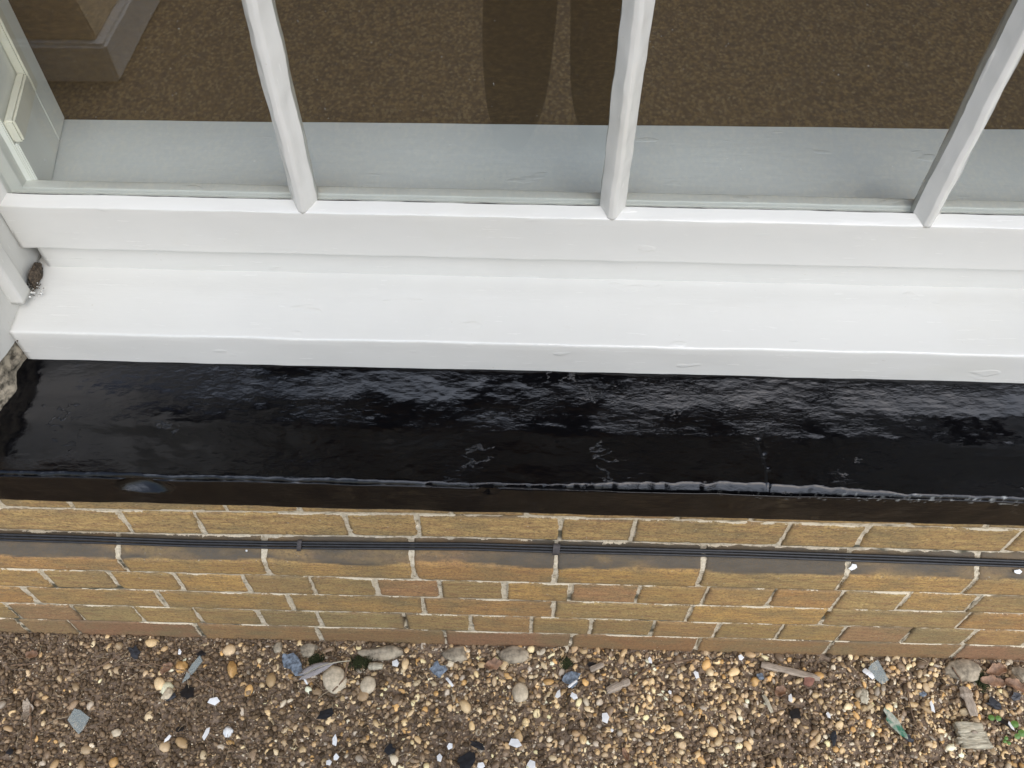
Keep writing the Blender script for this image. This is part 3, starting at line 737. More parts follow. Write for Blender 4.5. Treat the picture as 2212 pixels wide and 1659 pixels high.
# straw, pine needles and root threads
VV, FF, CC = [], [], []; off = 0
for k in range(750):
    x = random.uniform(-.35, 2.15); y = random.uniform(-.36, -.004); L = random.uniform(.012, .055); a = random.uniform(0, 6.28); cv = random.uniform(-1.2, 1.2)
    r_ = random.uniform(.00035, .0008); n = 6; c = np.array(random.choice([(.42, .31, .18), (.30, .20, .11), (.52, .42, .27), (.22, .14, .08)]))
    px, py = x, y; base = .006+random.uniform(0, .004); P = []
    for i in range(n):
        P.append((px, py, base+gh(px, py)+.004*math.sin(i/5*3.1)*random.uniform(.4, 1))); px += math.cos(a)*L/n; py += math.sin(a)*L/n; a += cv/n
    for i, p in enumerate(P):
        nxx, nyy = -math.sin(a), math.cos(a); w = r_*(1-.5*i/n)
        VV += [(p[0]+nxx*w, p[1]+nyy*w, p[2]), (p[0], p[1], p[2]+w*1.2), (p[0]-nxx*w, p[1]-nyy*w, p[2])]; CC += [c]*3
    for i in range(n-1):
        for q in range(3):
            q2 = (q+1) % 3; FF.append((off+i*3+q, off+i*3+q2, off+i*3+3+q2, off+i*3+3+q))
    off += n*3
VV = [v if v[1] < -.001 else (v[0], -.001, v[2]) for v in VV]
o = mesh_obj('straw_litter', np.array(VV), np.array(FF), M_straw, None, True, np.array(CC)); tag(o, 'dry straw, pine needles and root threads strewn over the gravel', 'litter', None, 'stuff')

# ------------------------------------------------------------------ single things lying on the gravel
S = 1/1.822785
def px2m(y_disp): return 1/ (FPX/ (np.dot(AF, np.array([at_z(1106, y_disp)[0], at_z(1106, y_disp)[1], 0])-CAM)))
def flake(name, px, py, w, h, ang, mat, label, cat, group=None, thick=.0015, z=.010, seedv=0, n=9, jag=.35, tilt=.12, dome=0.0):
    """irregular flat fragment, w x h pixels of the survey view, with real thickness"""
    x, y = at_z(px, py, z); k = px2m(py); a_, b_ = w*k/2, h*k/2*1.25
    rd = random.Random(seedv*31+int(px)); V = []; F = []
    rim = []
    for i in range(n):
        th = 2*math.pi*i/n+rd.uniform(-.18, .18)*(6/n); r_ = 1+rd.uniform(-jag, jag*.6)
        rim.append((math.cos(th)*a_*r_, math.sin(th)*b_*r_))
    tx, ty = rd.uniform(-tilt, tilt), rd.uniform(-tilt, tilt)
    def zz(u, v): return tx*u+ty*v-dome*((u/a_)**2+(v/b_)**2)+.0006*N(u*200, v*200, px)
    for s in (1, -1):
        V.append((0, 0, s*thick/2+zz(0, 0)))
        for f_ in (.5, 1.0):
            for u, v in rim: V.append((u*f_, v*f_, s*thick/2*(1 if f_ < 1 else .8)+zz(u*f_, v*f_)))
    m_ = 1+2*n
    for i in range(n):
        j = (i+1) % n
        F += [[0, 1+i, 1+j], [1+i, 1+n+i, 1+n+j, 1+j], [m_, m_+1+j, m_+1+i], [m_+1+i, m_+1+j, m_+1+n+j, m_+1+n+i], [1+n+i, m_+1+n+i, m_+1+n+j, 1+n+j]]
    ca, sa = math.cos(ang), math.sin(ang)
    V = [(v[0]*ca-v[1]*sa, v[0]*sa+v[1]*ca, v[2]) for v in V]
    o = mesh_obj(name, V, F, mat, None, False); o.location = (x, y, z+gh(x, y))
    return tag(o, label, cat, group)
def stone(name, px, py, w, h, ang, mat, label, cat='stone', group=None, hz=None, seedv=1, ang_cut=0, z=.006, sub=3):
    x, y = at_z(px, py, z); k = px2m(py); P, F = proto(sub, seedv*1.3+2, ang_cut)
    a_, b_ = w*k/2, h*k/2*1.2; c_ = hz or min(a_, b_)*.55
    if ang_cut: P = np.array([p*(1+.16*FB(p[0]*2.2+seedv, p[1]*2.2, p[2]*2.2, 4)) for p in P])
    P = P*np.array([a_, b_, c_]); ca, sa = math.cos(ang), math.sin(ang)
    P = P@np.array([[ca, sa, 0], [-sa, ca, 0], [0, 0, 1]])
    o = mesh_obj(name, P, F, mat, None, True); o.location = (x, y, z+gh(x, y)+c_*.35); return tag(o, label, cat, group)
def stick(name, px0, py0, px1, py1, w, mat, label, cat, group=None, flat=.5, z=.010, bend=0.0, taper=.8, n=9, knots=0.12, flatten_side=True):
    x0, y0 = at_z(px0, py0, z); x1, y1 = at_z(px1, py1, z); k = px2m((py0+py1)/2); r_ = w*k/2
    cx, cy = (x0+x1)/2, (y0+y1)/2; L = math.hypot(x1-x0, y1-y0); a = math.atan2(y1-y0, x1-x0); V = []; F = []; sides = 8
    for i in range(n):
        t_ = i/(n-1); u = (t_-.5)*L; v = bend*L*(1-(2*t_-1)**2); rr = r_*(1-(1-taper)*t_)*(1+knots*N(t_*9, px0, 1)*2)
        if i in (0, n-1): rr *= .82
        for q in range(sides):
            th = 2*math.pi*q/sides+.39
            V.append((u+.15*r_*math.sin(q*2.1), v+math.cos(th)*rr, math.sin(th)*rr*flat+.002*math.sin(t_*3.1)))
    for i in range(n-1):
        for q in range(sides): F.append([i*sides+q, i*sides+(q+1) % sides, (i+1)*sides+(q+1) % sides, (i+1)*sides+q])
    F.append(list(range(sides))[::-1]); F.append([(n-1)*sides+q for q in range(sides)])
    o = mesh_obj(name, V, F, mat, None, flat > .8); o.location = (cx, cy, z+gh(cx, cy)); o.rotation_euler = (0, 0, a); return tag(o, label, cat, group)

# cobbles and flints
stone('cobble', 722, 1466, 50, 52, .6, M_cobble, 'large round cream cobble lying under the tip of the grey feather', hz=.010, seedv=1)
stone('cobble', 795, 1479, 34, 32, .2, M_cobble, 'flat cream cobble with a dark spot, right of the feather', hz=.007, seedv=2)
stone('cobble', 1124, 1496, 37, 36, 0, M_cobble, 'round crusted cream cobble alone on bare earth near the middle', hz=.008, seedv=3)
stone('flint', 501, 1444, 20, 34, .3, M_ochre, 'upright orange flint on dark earth left of the largest slate flake', hz=.008, seedv=4, ang_cut=4)
stone('flint', 391, 1441, 26, 24, .3, M_ochre, 'orange and white flint beside the blue glass shard', hz=.008, seedv=5, ang_cut=4)
stone('flint', 361, 1499, 27, 23, .1, M_cobble, 'pale chipped flint with a cream rim left of the black flakes', hz=.008, seedv=6, ang_cut=3)
stone('flint', 249, 1582, 23, 14, .2, M_cobble, 'cream flint low on the dark earth below the clear glass shard', hz=.006, seedv=7, ang_cut=3)
stone('pebble', 246, 1647, 20, 18, .2, M_ochre, 'smooth orange pebble at the bottom edge, left of middle', hz=.006, seedv=8)
stone('pebble', 1861, 1497, 27, 18, .2, M_cobble, 'pale lumpy pebble beside the small upright wood block', hz=.007, seedv=9)
stone('pebble', 1769, 1459, 22, 14, .1, M_ochre, 'yellow pebble right of the red tile chip', hz=.006, seedv=11)
stone('flint', 492, 1581, 20, 19, .2, M_chip, 'white angular flint standing above the earth at lower left', hz=.006, seedv=12, ang_cut=4)
# footing stones under the wall
for i, (px, py, w, h, lab, hz) in enumerate([(823, 1409, 108, 30, 'broad rough grey footing stone showing under the bottom course', .012), (670, 1404, 44, 28, 'squarish buff footing stone beside the mossy patch', .012), (985, 1412, 66, 30, 'pale yellow footing stone under the open joint in the bottom course', .012),
        (601, 1399, 20, 22, 'small upright grey stone against the wall, left of the buff footing stone', .010), (1110, 1414, 66, 34, 'brown earthy footing stone in shade under the bottom course near the middle', .010), (2085, 1448, 84, 40, 'sloping grey footing lump beneath the bottom course near the right edge', .012), (2204, 1455, 36, 34, 'grey speckled stone above the dead leaves at the right edge', .012)]):
    o = stone('footing_stone', px, py, w, h, .02, M_foot, lab, 'stone', hz=hz, seedv=20+i, ang_cut=3, z=.0)
# slate-blue flakes
for i, (px, py, w, h, a, lab) in enumerate([(632, 1432, 34, 58, .9, 'largest blue-grey flake, long and ragged, left of the feather'), (946, 1447, 34, 32, .2, 'ragged blue-grey flake below the yellow footing stone'), (1236, 1468, 44, 26, .3, 'blue-grey speckled flake with a white splinter on it near the middle'), (1644, 1461, 16, 12, .4, 'small smooth blue-grey chip left of the long wooden stick'), (1996, 1498, 14, 10, .2, 'tiny blue-grey chip beside the long grey wood chunk')]):
    flake('paint_flake', px, py, w, h, a, M_slate, lab, 'flake', thick=.0016, z=.011, seedv=i+1, n=13, jag=.45)
# near-black flakes
for i, (px, py, w, h, a, lab) in enumerate([(404, 1495, 30, 30, .3, 'dark ragged flake on earth, right of the chipped pale flint'), (366, 1501, 22, 18, 1.0, 'small dark flake touching the larger one beside the pale flint'), (288, 1407, 22, 24, .8, 'blue-black chip with pale spots close under the wall at left'), (433, 1409, 14, 20, 1.4, 'small black chip near the wall above the orange flint'), (387, 1574, 18, 12, .2, 'small blue-black chip left of the tall white chip'), (20, 1621, 16, 12, .5, 'blue-black chip in the bottom left corner'),
        (702, 1539, 36, 18, .5, 'long black flake below the largest cobble'), (841, 1618, 24, 18, .1, 'round black flake on gravel at the bottom, left of middle'), (1006, 1643, 46, 24, .3, 'widest black flake at the bottom edge beside a white chip'), (1032, 1608, 42, 12, -.3, 'narrow black flake above the widest black one'), (1282, 1436, 24, 10, 0, 'thin black flake near the wall above the speckled blue-grey flake'),
        (1720, 1540, 24, 24, -.7, 'black oval flake on gravel below the long wooden stick'), (1802, 1593, 14, 24, -.2, 'upright black flake low down, left of the crumpled wrapper'), (2152, 1520, 40, 18, -.7, 'long black flake above the green sprouts'), (2176, 1560, 34, 14, -.6, 'black sliver below the green sprouts'), (1965, 1592, 22, 10, -.7, 'short black sliver just below the crumpled wrapper'), (2199, 1503, 22, 14, .2, 'black crusted lump under the dead leaves at the right edge')]):
    flake('paint_flake', px, py, w, h, a, M_blackflake, lab, 'flake', thick=.0018, z=.011, seedv=i+31, n=11, jag=.4, tilt=.25)
# white paint chips
chips = [(461, 1512, 27, 14, -.05, 'widest white chip on dark earth below the orange flint'), (444, 1582, 12, 26, -.15, 'tall white chip standing on the dark earth at lower left'), (362, 1594, 8, 16, -.7, 'slim white sliver left of the tall white chip'), (854, 1432, 19, 14, .1, 'square white chip close to the wall beside the cut twig'), (723, 1599, 13, 21, .1, 'upright white chip low down beside a small black stone'),
         (710, 1645, 14, 11, .1, 'squarish white chip at the bottom edge under the upright one'), (725, 1635, 13, 12, .4, 'white chip between the upright one and the bottom edge'), (971, 1610, 14, 12, -.6, 'white tilted chip above the two black flakes at the bottom'), (1038, 1652, 18, 12, -.2, 'white chip touching the widest black flake'), (949, 1636, 16, 14, .3, 'white ragged chip left of the widest black flake'),
         (1308, 1550, 17, 24, 0, 'white rectangular chip with brown specks near the middle'), (1113, 1605, 27, 17, -.2, 'broad white chip at the bottom below the crusted round cobble'), (1149, 1651, 22, 18, .7, 'white chip cut by the bottom edge near the middle'), (1505, 1455, 12, 17, .4, 'white upright chip under the curved twig'), (1206, 1499, 11, 19, -.3, 'white slender chip under the speckled blue-grey flake'),
         (1240, 1503, 18, 12, -.5, 'white chip right of the slender one under the blue-grey flake'), (1405, 1424, 10, 12, .2, 'small white chip tight under the wall right of the thin black flake'), (1601, 1419, 14, 10, .1, 'white chip against the wall left of the long stick'), (2186, 1567, 9, 20, .3, 'white narrow chip beside the black sliver at right'), (1709, 1508, 9, 18, -.2, 'white narrow chip between the leaf and the black oval flake'), (2017, 1525, 8, 22, .1, 'white twisted chip left of the long grey wood chunk'),
         (1322, 1577, 8, 8, .2, 'tiny white chip below the speckled rectangular one'), (1790, 1544, 10, 11, .2, 'small round white chip left of the crumpled wrapper'), (386, 1406, 8, 12, .3, 'tiny bright chip by the wall above the blue glass shard'), (496, 1449, 8, 8, .2, 'tiny white chip right beside the orange flint'), (1448, 1494, 7, 8, .3, 'tiny white crumb under the grey wood splinter')]
for i, (px, py, w, h, a, lab) in enumerate(chips):
    flake('paint_chip', px, py, w, h, a, M_chip, lab, 'paint chip', thick=.0014, z=.013, seedv=i+70, n=5, jag=.26, tilt=.15)
# broken glass
for i, (px, py, w, h, a, lab) in enumerate([(167, 1557, 42, 58, .5, 'clear glass shard lying on the dark earth at far left'), (1896, 1450, 40, 40, .3, 'cloudy glass shard on gravel under the wall at right'), (414, 1443, 22, 46, -.4, 'bluish glass shard beside the orange and white flint')]):
    flake('glass_shard', px, py, w, h, a, M_shard, lab, 'glass shard', thick=.003, z=.013, seedv=i+120, n=7, jag=.42, tilt=.08)
flake('tile_chip', 1748, 1470, 28, 26, .3, M_tile, 'dull red tile chip at the end of the long wooden stick', 'tile chip', thick=.005, z=.012, seedv=140, n=6)
# wood
stick('wood_stick', 1646, 1434, 1772, 1464, 17, M_wood, 'long flat grey wooden stick lying under the wall', 'stick', flat=.4, z=.013, taper=.85)
stick('wood_chunk', 2082, 1484, 2106, 1545, 26, M_wood, 'long grey-brown wood chunk pointing down the gravel at right', 'wood chunk', flat=.45, z=.013, taper=.8, knots=.3)
stick('wood_chunk', 1868, 1488, 1869, 1517, 20, M_palewood, 'small upright tan wood block beside the pale lumpy pebble', 'wood chunk', flat=.5, z=.012)
stick('wood_splinter', 1312, 1492, 1360, 1470, 18, M_wood, 'grey wood splinter in the gravel below the curved twig', 'splinter', flat=.55, z=.012, taper=.9, knots=.3)
stick('wood_splinter', 1276, 1446, 1304, 1434, 14, M_wood, 'pale brown splinter leaning on the speckled blue-grey flake', 'splinter', flat=.5, z=.014)
stick('wood_splinter', 796, 1438, 826, 1437, 18, M_palewood, 'short cut white twig end lying beside the moss', 'splinter', flat=.9, z=.013)
stick('wood_splinter', 653, 1458, 663, 1476, 5, M_chip, 'white matchstick-like splinter under the feather', 'splinter', flat=.6, z=.014)
stick('wood_splinter', 964, 1462, 978, 1480, 7, M_chip, 'white splinter below the ragged blue-grey flake', 'splinter', flat=.5, z=.014)
stick('wood_splinter', 1868, 1444, 1890, 1462, 13, M_chip, 'silvery flat splinter touching the cloudy glass shard', 'splinter', flat=.3, z=.016)
stick('wood_splinter', 1228, 1484, 1246, 1470, 6, M_chip, 'white splinter lying on the speckled blue-grey flake', 'splinter', flat=.4, z=.016)
stick('wood_splinter', 1650, 1500, 1668, 1538, 10, M_palewood, 'pale slanting splinter left of the black oval flake', 'splinter', flat=.5, z=.012)
# layered bleached wood block
def wood_block():
    x, y = at_z(2100, 1588, .012); root = empty('wood_block', (x, y, .010)); tag(root, 'bleached crumbling wood block with a knot at lower right', 'wood block')
    for k, (w, d, dx, dy) in enumerate(((.048, .020, -.002, .012), (.050, .012, .001, .000), (.058, .010, -.001, -.010), (.052, .008, .004, -.018))):
        bm = bmesh.new(); bmesh.ops.create_cube(bm, size=1); bmesh.ops.subdivide_edges(bm, edges=bm.edges, cuts=5, use_grid_fill=True)
        for v in bm.verts:
            v.co = Vector((v.co.x*w+dx, v.co.y*d+dy, v.co.z*.012)); q = v.co
            v.co += Vector((.004*N(q.x*40, q.y*60, k), .0022*N(q.x*90, q.y*60, k+5), .0025*FB(q.x*60, q.y*160, k+2, 3)))
        me = bpy.data.meshes.new('wood_layer'); bm.to_mesh(me); bm.free(); me.polygons.foreach_set('use_smooth', [True]*len(me.polygons)); link('wood_layer', me, M_palewood, root)
    P, F = proto(2, 3, 0); mesh_obj('knot', P*np.array([.006, .003, .0025])+np.array([.004, .004, .0065]), F, M_wood, root)
wood_block()
# twigs
def twig(pxs, w, label, z=.014, group=None):
    p3 = [(*at_z(px, py, z), z+gh(*at_z(px, py, z))) for px, py in pxs]; P = []
    for a, b_ in zip(p3[:-1], p3[1:]):
        for k in range(6): t_ = k/6; P.append([a[q]+(b_[q]-a[q])*t_ for q in range(3)])
    P.append(list(p3[-1])); k = px2m(pxs[0][1]); 
    for i, p in enumerate(P): p[2] += .0008*math.sin(i*1.3); p[1] = min(p[1], -.004)
    c = P[len(P)//2]; Q = [(p[0]-c[0], p[1]-c[1], p[2]-c[2]) for p in P]
    o = tube('twig', Q, [w*k/2*(1-.5*i/len(Q))*(1+.15*math.sin(i*2.7)) for i in range(len(Q))], M_twig, None, 6); o.location = c; return tag(o, label, 'twig', group)
twig([(1366, 1478), (1380, 1458), (1405, 1442), (1440, 1430), (1475, 1426), (1502, 1421)], 5, 'long curved brown twig arching over the gravel under the wall')
twig([(72, 1494), (64, 1515), (62, 1545), (64, 1580), (67, 1628)], 6, 'long upright brown twig on the earth at far left')
twig([(208, 1441), (232, 1430), (255, 1414), (270, 1408)], 5, 'short straight twig slanting up towards the wall at left')
twig([(752, 1424), (748, 1440), (745, 1462), (730, 1480), (718, 1492)], 6, 'forked-looking pale twig hanging over the largest cobble')
twig([(1408, 1479), (1425, 1492), (1444, 1508)], 4, 'thin brown twig slanting down below the grey wood splinter')
twig([(1960, 1480), (1972, 1540), (1990, 1580), (2000, 1620)], 3, 'thin long stem running down the gravel right of the wrapper')
twig([(400, 1443), (412, 1460), (440, 1474), (470, 1490), (486, 1520)], 3.5, 'thin bent stem crossing the bluish glass shard')
twig([(20, 1435), (60, 1432), (90, 1425), (104, 1410)], 3, 'thin curved stem under the wall at far left')
twig([(300, 1436), (330, 1432), (360, 1440), (400, 1448)], 3, 'thin stem lying left of the bluish glass shard')
twig([(2060, 1440), (2075, 1462), (2090, 1490)], 4, 'short twig leaning by the sloping footing lump')
# leaves
def leaf(px, py, w, h, a, label, seedv, mat=None):
    x, y = at_z(px, py, .014); k = px2m(py); L, Wd = w*k, h*k*1.2; rd = random.Random(seedv); nu, nv = 22, 9; V = []
    curl = rd.uniform(.35, .9); tw = rd.uniform(-.5, .5)
    for i in range(nu):
        t_ = i/(nu-1); ww = Wd/2*math.sin(math.pi*min(1, t_*.92+.05))**.7*(1+.22*math.sin(i*2.4+seedv)*(1 if i % 2 else -.4))
        for j in range(nv):
            q = (j/(nv-1)-.5)*2
            V.append(((t_-.5)*L, q*ww*math.cos(curl*abs(q)), abs(q)**1.5*ww*curl+.0025*math.sin(t_*7+q+seedv)+tw*q*ww*(t_-.5)+.0012*FB(t_*6, q*3, seedv, 2)))
    o = mesh_obj('dead_leaf', V, grid_faces(nu, nv), mat or M_leaf); sm = o.modifiers.new('thickness', 'SOLIDIFY'); sm.thickness = .0006
    o.location = (x, min(y, -.004-Wd/2*abs(math.cos(a))-L/2*abs(math.sin(a))), .010+gh(x, y)); o.rotation_euler = (rd.uniform(-.2, .2), rd.uniform(-.15, .15), a); return tag(o, label, 'leaf')
leaf(64, 1411, 26, 18, .2, 'small red-brown leaf under the wall at far left', 201)
leaf(358, 1442, 30, 20, .9, 'mauve-brown leaf beside the bluish glass shard', 202)
leaf(1066, 1432, 40, 20, .2, 'rust coloured leaf scrap under the wall near the middle', 203)
leaf(1353, 1628, 12, 26, .4, 'small red-brown leaf low in the gravel near the middle', 204)
leaf(2158, 1444, 46, 24, .3, 'dark brown curled leaf under the wall at far right', 205)
leaf(2152, 1468, 56, 20, -.1, 'orange-brown leaf below the dark curled one at far right', 206)
leaf(2198, 1478, 44, 24, -.5, 'pale orange leaf cut by the right edge', 207)
leaf(1688, 1492, 30, 20, .8, 'crinkled tan leaf left of the narrow white chip', 208)
leaf(57, 1531, 22, 44, .1, 'pale bark-like leaf under the long upright twig', 209, M_wood)
# crumpled wrapper
o = flake('wrapper', 1936, 1563, 26, 58, .35, M_foil, 'crumpled green and white wrapper scrap in the gravel', 'wrapper', thick=.002, z=.016, seedv=220, n=14, jag=.3, tilt=.3)
# feather
def feather():
    x0, y0 = at_z(657, 1458, .018); x1, y1 = at_z(757, 1431, .018); L = math.hypot(x1-x0, y1-y0); a = math.atan2(y1-y0, x1-x0)
    root = empty('feather', (x0, y0, .020)); root.rotation_euler = (0, 0, a); tag(root, 'grey bird feather resting across the largest cream cobble', 'feather')
    for s, wmax in ((1, .0105), (-1, .0125)):
        V = []; F = []; n = 60
        for i in range(n+1):
            t_ = i/n*.82; x = t_*L; w = wmax*math.sin(min(1, t_/.80+.08)*math.pi)**.6*(1+.05*math.sin(i*1.9))
            if i % 17 == 5: w *= .6
            zc = .010*math.sin(t_*2.6); c = .012*math.sin(t_*3)*.3
            for q in range(4):
                f_ = q/3; V.append((x-.012*f_, c+s*w*f_, zc-.004*f_*f_)); 
        for i in range(n):
            for q in range(3):
                F.append([i*4+q, i*4+q+1, (i+1)*4+q+1, (i+1)*4+q])
        o = mesh_obj('vane', V, F, M_feather, root); sm = o.modifiers.new('thickness', 'SOLIDIFY'); sm.thickness = .0004
    tube('shaft', [(L*t_/10, .0036*math.sin(t_/10*3), .010*math.sin(t_/10*2.6)+.0006) for t_ in range(11)], [.0006+.0006*t_/10 for t_ in range(11)], M_palewood, root, 6)
feather()
# moss cushions
def moss(px, py, w, h, label, seedv):
    x, y = at_z(px, py, .004); k = px2m(py); rd = random.Random(seedv); V = []; F = []; off = 0
    for q in range(420):
        u, v = rd.gauss(0, .42), rd.gauss(0, .42)
        if u*u+v*v > 1.2: continue
        bx, by = u*w*k/2, v*h*k/2*1.2; hh = .010*math.exp(-(u*u+v*v))+.003; a = rd.uniform(0, 6.28); ww = .0009
        if y+by > -.002: by = -.002-y
        tx, ty = rd.uniform(-.003, .003), rd.uniform(-.003, .003)
        for th in (0, 2.09, 4.19): V.append((bx+ww*math.cos(a+th), by+ww*math.sin(a+th), 0))
        for th in (0, 2.09, 4.19): V.append((bx+tx+ww*1.1*math.cos(a+th), by+ty+ww*1.1*math.sin(a+th), hh*.7))
        V.append((bx+tx*1.6, by+ty*1.6, hh))
        for e in range(3):
            e2 = (e+1) % 3; F.append([off+e, off+e2, off+3+e2, off+3+e]); F.append([off+3+e, off+3+e2, off+6])
        off += 7
    o = mesh_obj('moss_cushion', V, F, M_moss); o.location = (x, y, gh(x, y)); tag(o, label, 'moss')
moss(779, 1430, 60, 34, 'dark moss cushion beside the short cut twig end', 1)
moss(684, 1425, 44, 30, 'dark moss cushion below the buff footing stone', 2)
moss(2122, 1465, 34, 50, 'green moss cushion left of the dead leaves at the right', 3)
moss(1222, 1432, 30, 22, 'small moss patch under the wall near the middle', 4)
# seedlings
def sprout(px, py, leaves, label):
    x, y = at_z(px, py, .014); root = empty('seedling', (x, y, gh(x, y)+.002)); tag(root, label, 'seedling', 'green seedlings at the lower right'); k = px2m(py)
    tube('stem', [(0, 0, 0), (.001, .001, .006), (.000, .002, .011)], .0005, M_sprout, root, 5)
    for i, (dx, dy, r_) in enumerate(leaves):
        V = [(0, 0, .0012)]; V2 = []; n = 14
        rr = r_*k
        for q in range(n):
            th = 2*math.pi*q/n; V.append((math.cos(th)*rr, math.sin(th)*rr*.95, 0)); V2.append((math.cos(th)*rr, math.sin(th)*rr*.95, -.0006))
        F = [[0, 1+q, 1+(q+1) % n] for q in range(n)]+[[1+q, 1+n+q, 1+n+(q+1) % n, 1+(q+1) % n] for q in range(n)]+[[1+n+q for q in range(n)][::-1]]
        o = mesh_obj('seed_leaf', V+V2, F, M_sprout, root, False); o.location = (dx*k, -dy*k*1.2, .012+.001*i); o.rotation_euler = (.1*i, -.12, 0)
sprout(2150, 1549, [(-6, 0, 6.5), (8, 1, 6)], 'seedling with two round leaves beside the black flakes')
sprout(2201, 1573, [(-4, -8, 8), (5, 8, 8), (-8, 14, 6)], 'leafier seedling at the right edge')
sprout(2176, 1600, [(-3, 0, 4), (4, 3, 4), (1, -5, 4)], 'tiny seedling low down near the bleached wood block')
# paint flakes caught on the plinth ledge
def ledge_flake(px, py, w, label, seedv):
    x, z = at_y(px, py, .012); rd = random.Random(seedv); V = [(0, 0, .0012)]; F = []; n = 7
    for q in range(n):
        th = 2*math.pi*q/n; r_ = w*rd.uniform(.45, 1.15); V.append((math.cos(th)*r_, math.sin(th)*r_*.75, rd.uniform(-.0008, .0008)))
    for q in range(n): V.append((V[1+q][0], V[1+q][1], -.001))
    F = [[0, 1+q, 1+(q+1) % n] for q in range(n)]+[[1+q, 1+n+q, 1+n+(q+1) % n, 1+(q+1) % n] for q in range(n)]+[[1+n+q for q in range(n)][::-1]]
    o = mesh_obj('paint_chip', V, F, M_chip, None, False); o.location = (x, .008, ZC+.014); o.rotation_euler = (R(44), 0, 0); tag(o, label, 'paint chip')
ledge_flake(1840, 1222, .0075, 'white chip on the grey brick ledge under the cables at right', 5)
ledge_flake(2204, 1222, .0075, 'white chip on the grey brick ledge at the right edge', 6)
ledge_flake(548, 1214, .003, 'tiny white speck on the grey brick ledge left of middle', 7)

# ------------------------------------------------------------------ behind the camera, seen mirrored in the panes
tr_ = empty('planter', (-.9, -1.55, 0)); tag(tr_, 'tan timber planter on a pale concrete base added out of view left of the window to mirror in the panes', 'planter')
rebase(box_obj('base', (-1.35, -1.95, 0), (-.46, -1.24, .135), M_concrete, None, .01), tr_)
def frustum(name, lo, hi, inset, mat):
    o = box_obj(name, lo, hi, mat, None, .008)
    for v_ in o.data.vertices:
        k_ = (v_.co.z-lo[2])/(hi[2]-lo[2]); v_.co.x += (-1 if v_.co.x > (lo[0]+hi[0])/2 else 1)*inset*k_; v_.co.y += (-1 if v_.co.y > (lo[1]+hi[1])/2 else 1)*inset*k_
    rebase(o, tr_)
frustum('timber_box', (-1.33, -1.93, .136), (-.49, -1.26, .62), .17, M_timberbox)  # guessed box, unseen; taper added so its sides catch more sky when mirrored

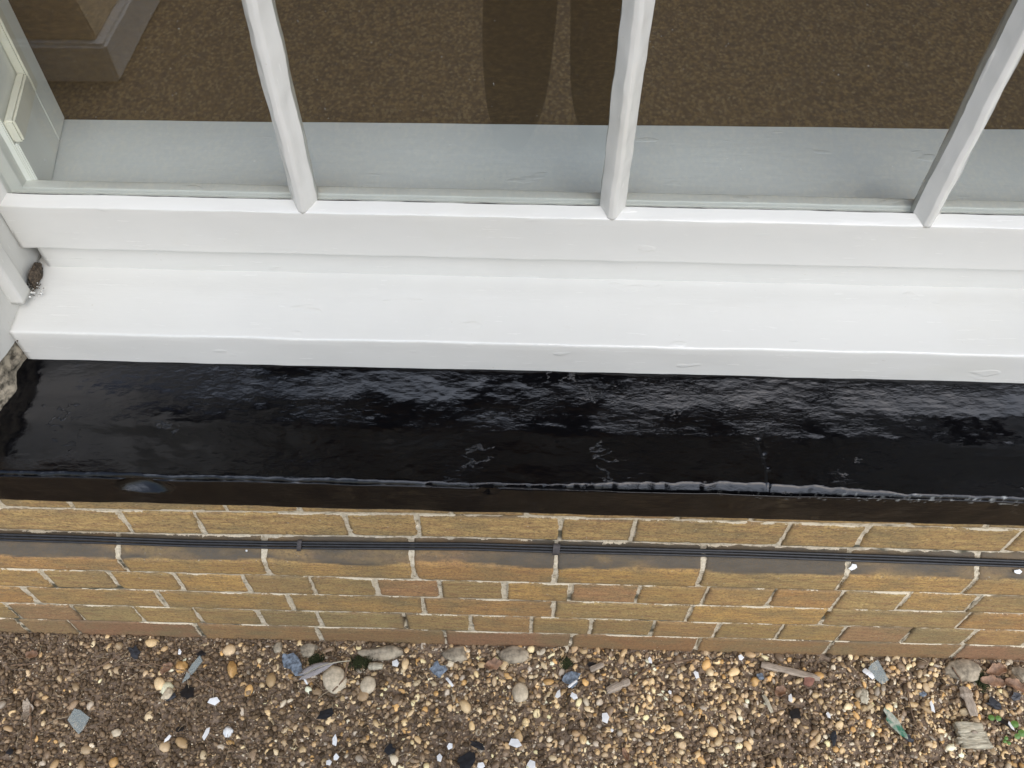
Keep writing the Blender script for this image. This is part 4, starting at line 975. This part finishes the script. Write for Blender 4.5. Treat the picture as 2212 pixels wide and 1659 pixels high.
def skinned(name, verts, edges, radii, mat, parent, root=0, sub=2):
    me = bpy.data.meshes.new(name); me.from_pydata(verts, edges, []); o = link(name, me, mat, parent)
    sk = o.modifiers.new('skin', 'SKIN'); sk.use_smooth_shade = True
    if not me.skin_vertices: 
        bm = bmesh.new(); bm.from_mesh(me); bm.verts.layers.skin.verify(); bm.to_mesh(me); bm.free()
    for i, r_ in enumerate(radii):
        d = me.skin_vertices[0].data[i]; d.radius = (r_, r_) if not isinstance(r_, tuple) else r_; d.use_root = (i == root)
    ss = o.modifiers.new('sub', 'SUBSURF'); ss.levels = sub; ss.render_levels = sub
    return o
def person():
    root = empty('person', (.93, -1.08, 0)); tag(root, 'person in dark clothes holding a phone out over the sill, standing on the gravel', 'person')
    # body: pelvis, spine, neck, head; legs; arms reaching to the phone (local coordinates, +Y to the window)
    v = [(0, 0, .92), (0, .02, 1.10), (0, .05, 1.30), (0, .07, 1.42), (0, .10, 1.49),
         (-.09, .0, .86), (-.105, .03, .48), (-.115, .0, .26), (-.120, .0, .06), (-.128, .16, .03),
         (.09, .0, .86), (.120, .03, .48), (.135, .0, .26), (.140, .0, .06), (.148, .16, .03),
         (-.18, .07, 1.40), (-.24, .18, 1.24), (-.17, .37, 1.47),
         (.18, .07, 1.40), (.20, .18, 1.24), (.045, .37, 1.47)]
    e = [(0, 1), (1, 2), (2, 3), (3, 4), (0, 5), (5, 6), (6, 7), (7, 8), (8, 9), (0, 10), (10, 11), (11, 12), (12, 13), (13, 14), (3, 15), (15, 16), (16, 17), (3, 18), (18, 19), (19, 20)]
    r = [(.16, .12), (.145, .11), (.16, .12), (.11, .09), .055, .118, .108, .112, .10, .04, .118, .108, .112, .10, .04, .065, .050, .036, .065, .050, .036]
    skinned('body', v, e, r, M_cloth, root)
    # head
    P, F = ico(4); H = P.copy()
    for i, p in enumerate(P):
        x, y, z = p; q = np.array([x*.076, y*.095, z*.115])
        if z < -.1: q[0] *= 1+.28*z; q[1] *= 1+.10*z
        if y > .6: q[1] += .016*math.exp(-(x/.17)**2-((z+.08)/.22)**2)          # nose
        if y > .5: q[1] -= .007*(math.exp(-((abs(x)-.36)/.16)**2-((z-.1)/.12)**2))  # eye sockets
        if y > .5: q[1] += .004*math.exp(-(x/.28)**2-((z+.45)/.07)**2)          # lips
        H[i] = q
    hd = mesh_obj('head', H, F, M_skin, root); hd.location = (0, .16, 1.60); hd.rotation_euler = (R(-32), 0, 0)
    for s in (-1, 1):
        o = mesh_obj('ear', P*np.array([.008, .018, .03])+np.array([s*.078, -.005, 0]), F, M_skin, hd)
        o = mesh_obj('eye', P*.011+np.array([s*.029, .084, .012]), F, M_chip, hd)
    hv = H[(P[:, 2] > .15) | (P[:, 1] < -.15)]
    K = H*1.07; K[:, 2] += .006; keep = [f for f in F.tolist() if all((P[k][2] > .45-.0 or (P[k][1] < -.05 and P[k][2] > -.5)) for k in f)]
    mesh_obj('hair', K, keep, M_hair, hd)
    # phone and hands
    cx, cy, cz = CAM[0]-.93, CAM[1]+1.08, CAM[2]
    ph = box_obj('phone', (-.075, -.037, -.004), (.075, .037, .004), M_blackflake, None, .003)
    tag(ph, 'black phone held level in both hands over the sill', 'phone')
    back_ = Vector(tuple(-AF)); Mx = Matrix(((AX[0], AY[0], -AF[0], 0), (AX[1], AY[1], -AF[1], 0), (AX[2], AY[2], -AF[2], 0), (0, 0, 0, 1)))
    ctr = Vector(tuple(CAM))+back_*.022+Vector(tuple(AX))*.0
    ph.matrix_world = Matrix.Translation(ctr)@Mx
    for s in (-1, 1):
        def L(a, b_, c): 
            w = ctr+Mx.to_3x3()@Vector((a, b_, c)); return tuple(w-root.location)
        wr = v[17] if s < 0 else v[20]
        vv = [wr, L(s*.098, -.020, .028), L(s*.082, .002, .018)]
        ee = [(0, 1), (1, 2)]; rr = [.028, (.026, .016), (.028, .013)]
        for q in range(4):
            b0 = len(vv); y0 = .026-q*.018; ln = (.85, 1.0, .95, .75)[q]
            vv += [L(s*.078, y0, .004), L(s*(.074-.016*ln), y0+.002, -.012), L(s*(.074-.030*ln), y0+.003, -.010)]
            vv[b0+1] = L(s*(.070), y0+.002, -.010) if False else vv[b0+1]
            ee += [(2, b0), (b0, b0+1), (b0+1, b0+2)]; rr += [.0088, .0080, .0070]
            vv[b0+1] = L(s*.082, y0+.002, -.004); vv[b0+2] = L(s*(.082-.012*ln), y0+.003, .0)
            vv[b0] = L(s*.088, y0, .010)
        b0 = len(vv); vv += [L(s*.082, -.024, .020), L(s*.060, -.018, .016), L(s*.040, -.010, .014)]; ee += [(1, b0), (b0, b0+1), (b0+1, b0+2)]; rr += [.011, .0095, .008]
        skinned('hand', vv, ee, rr, M_skin, root, 0, 1)
person()
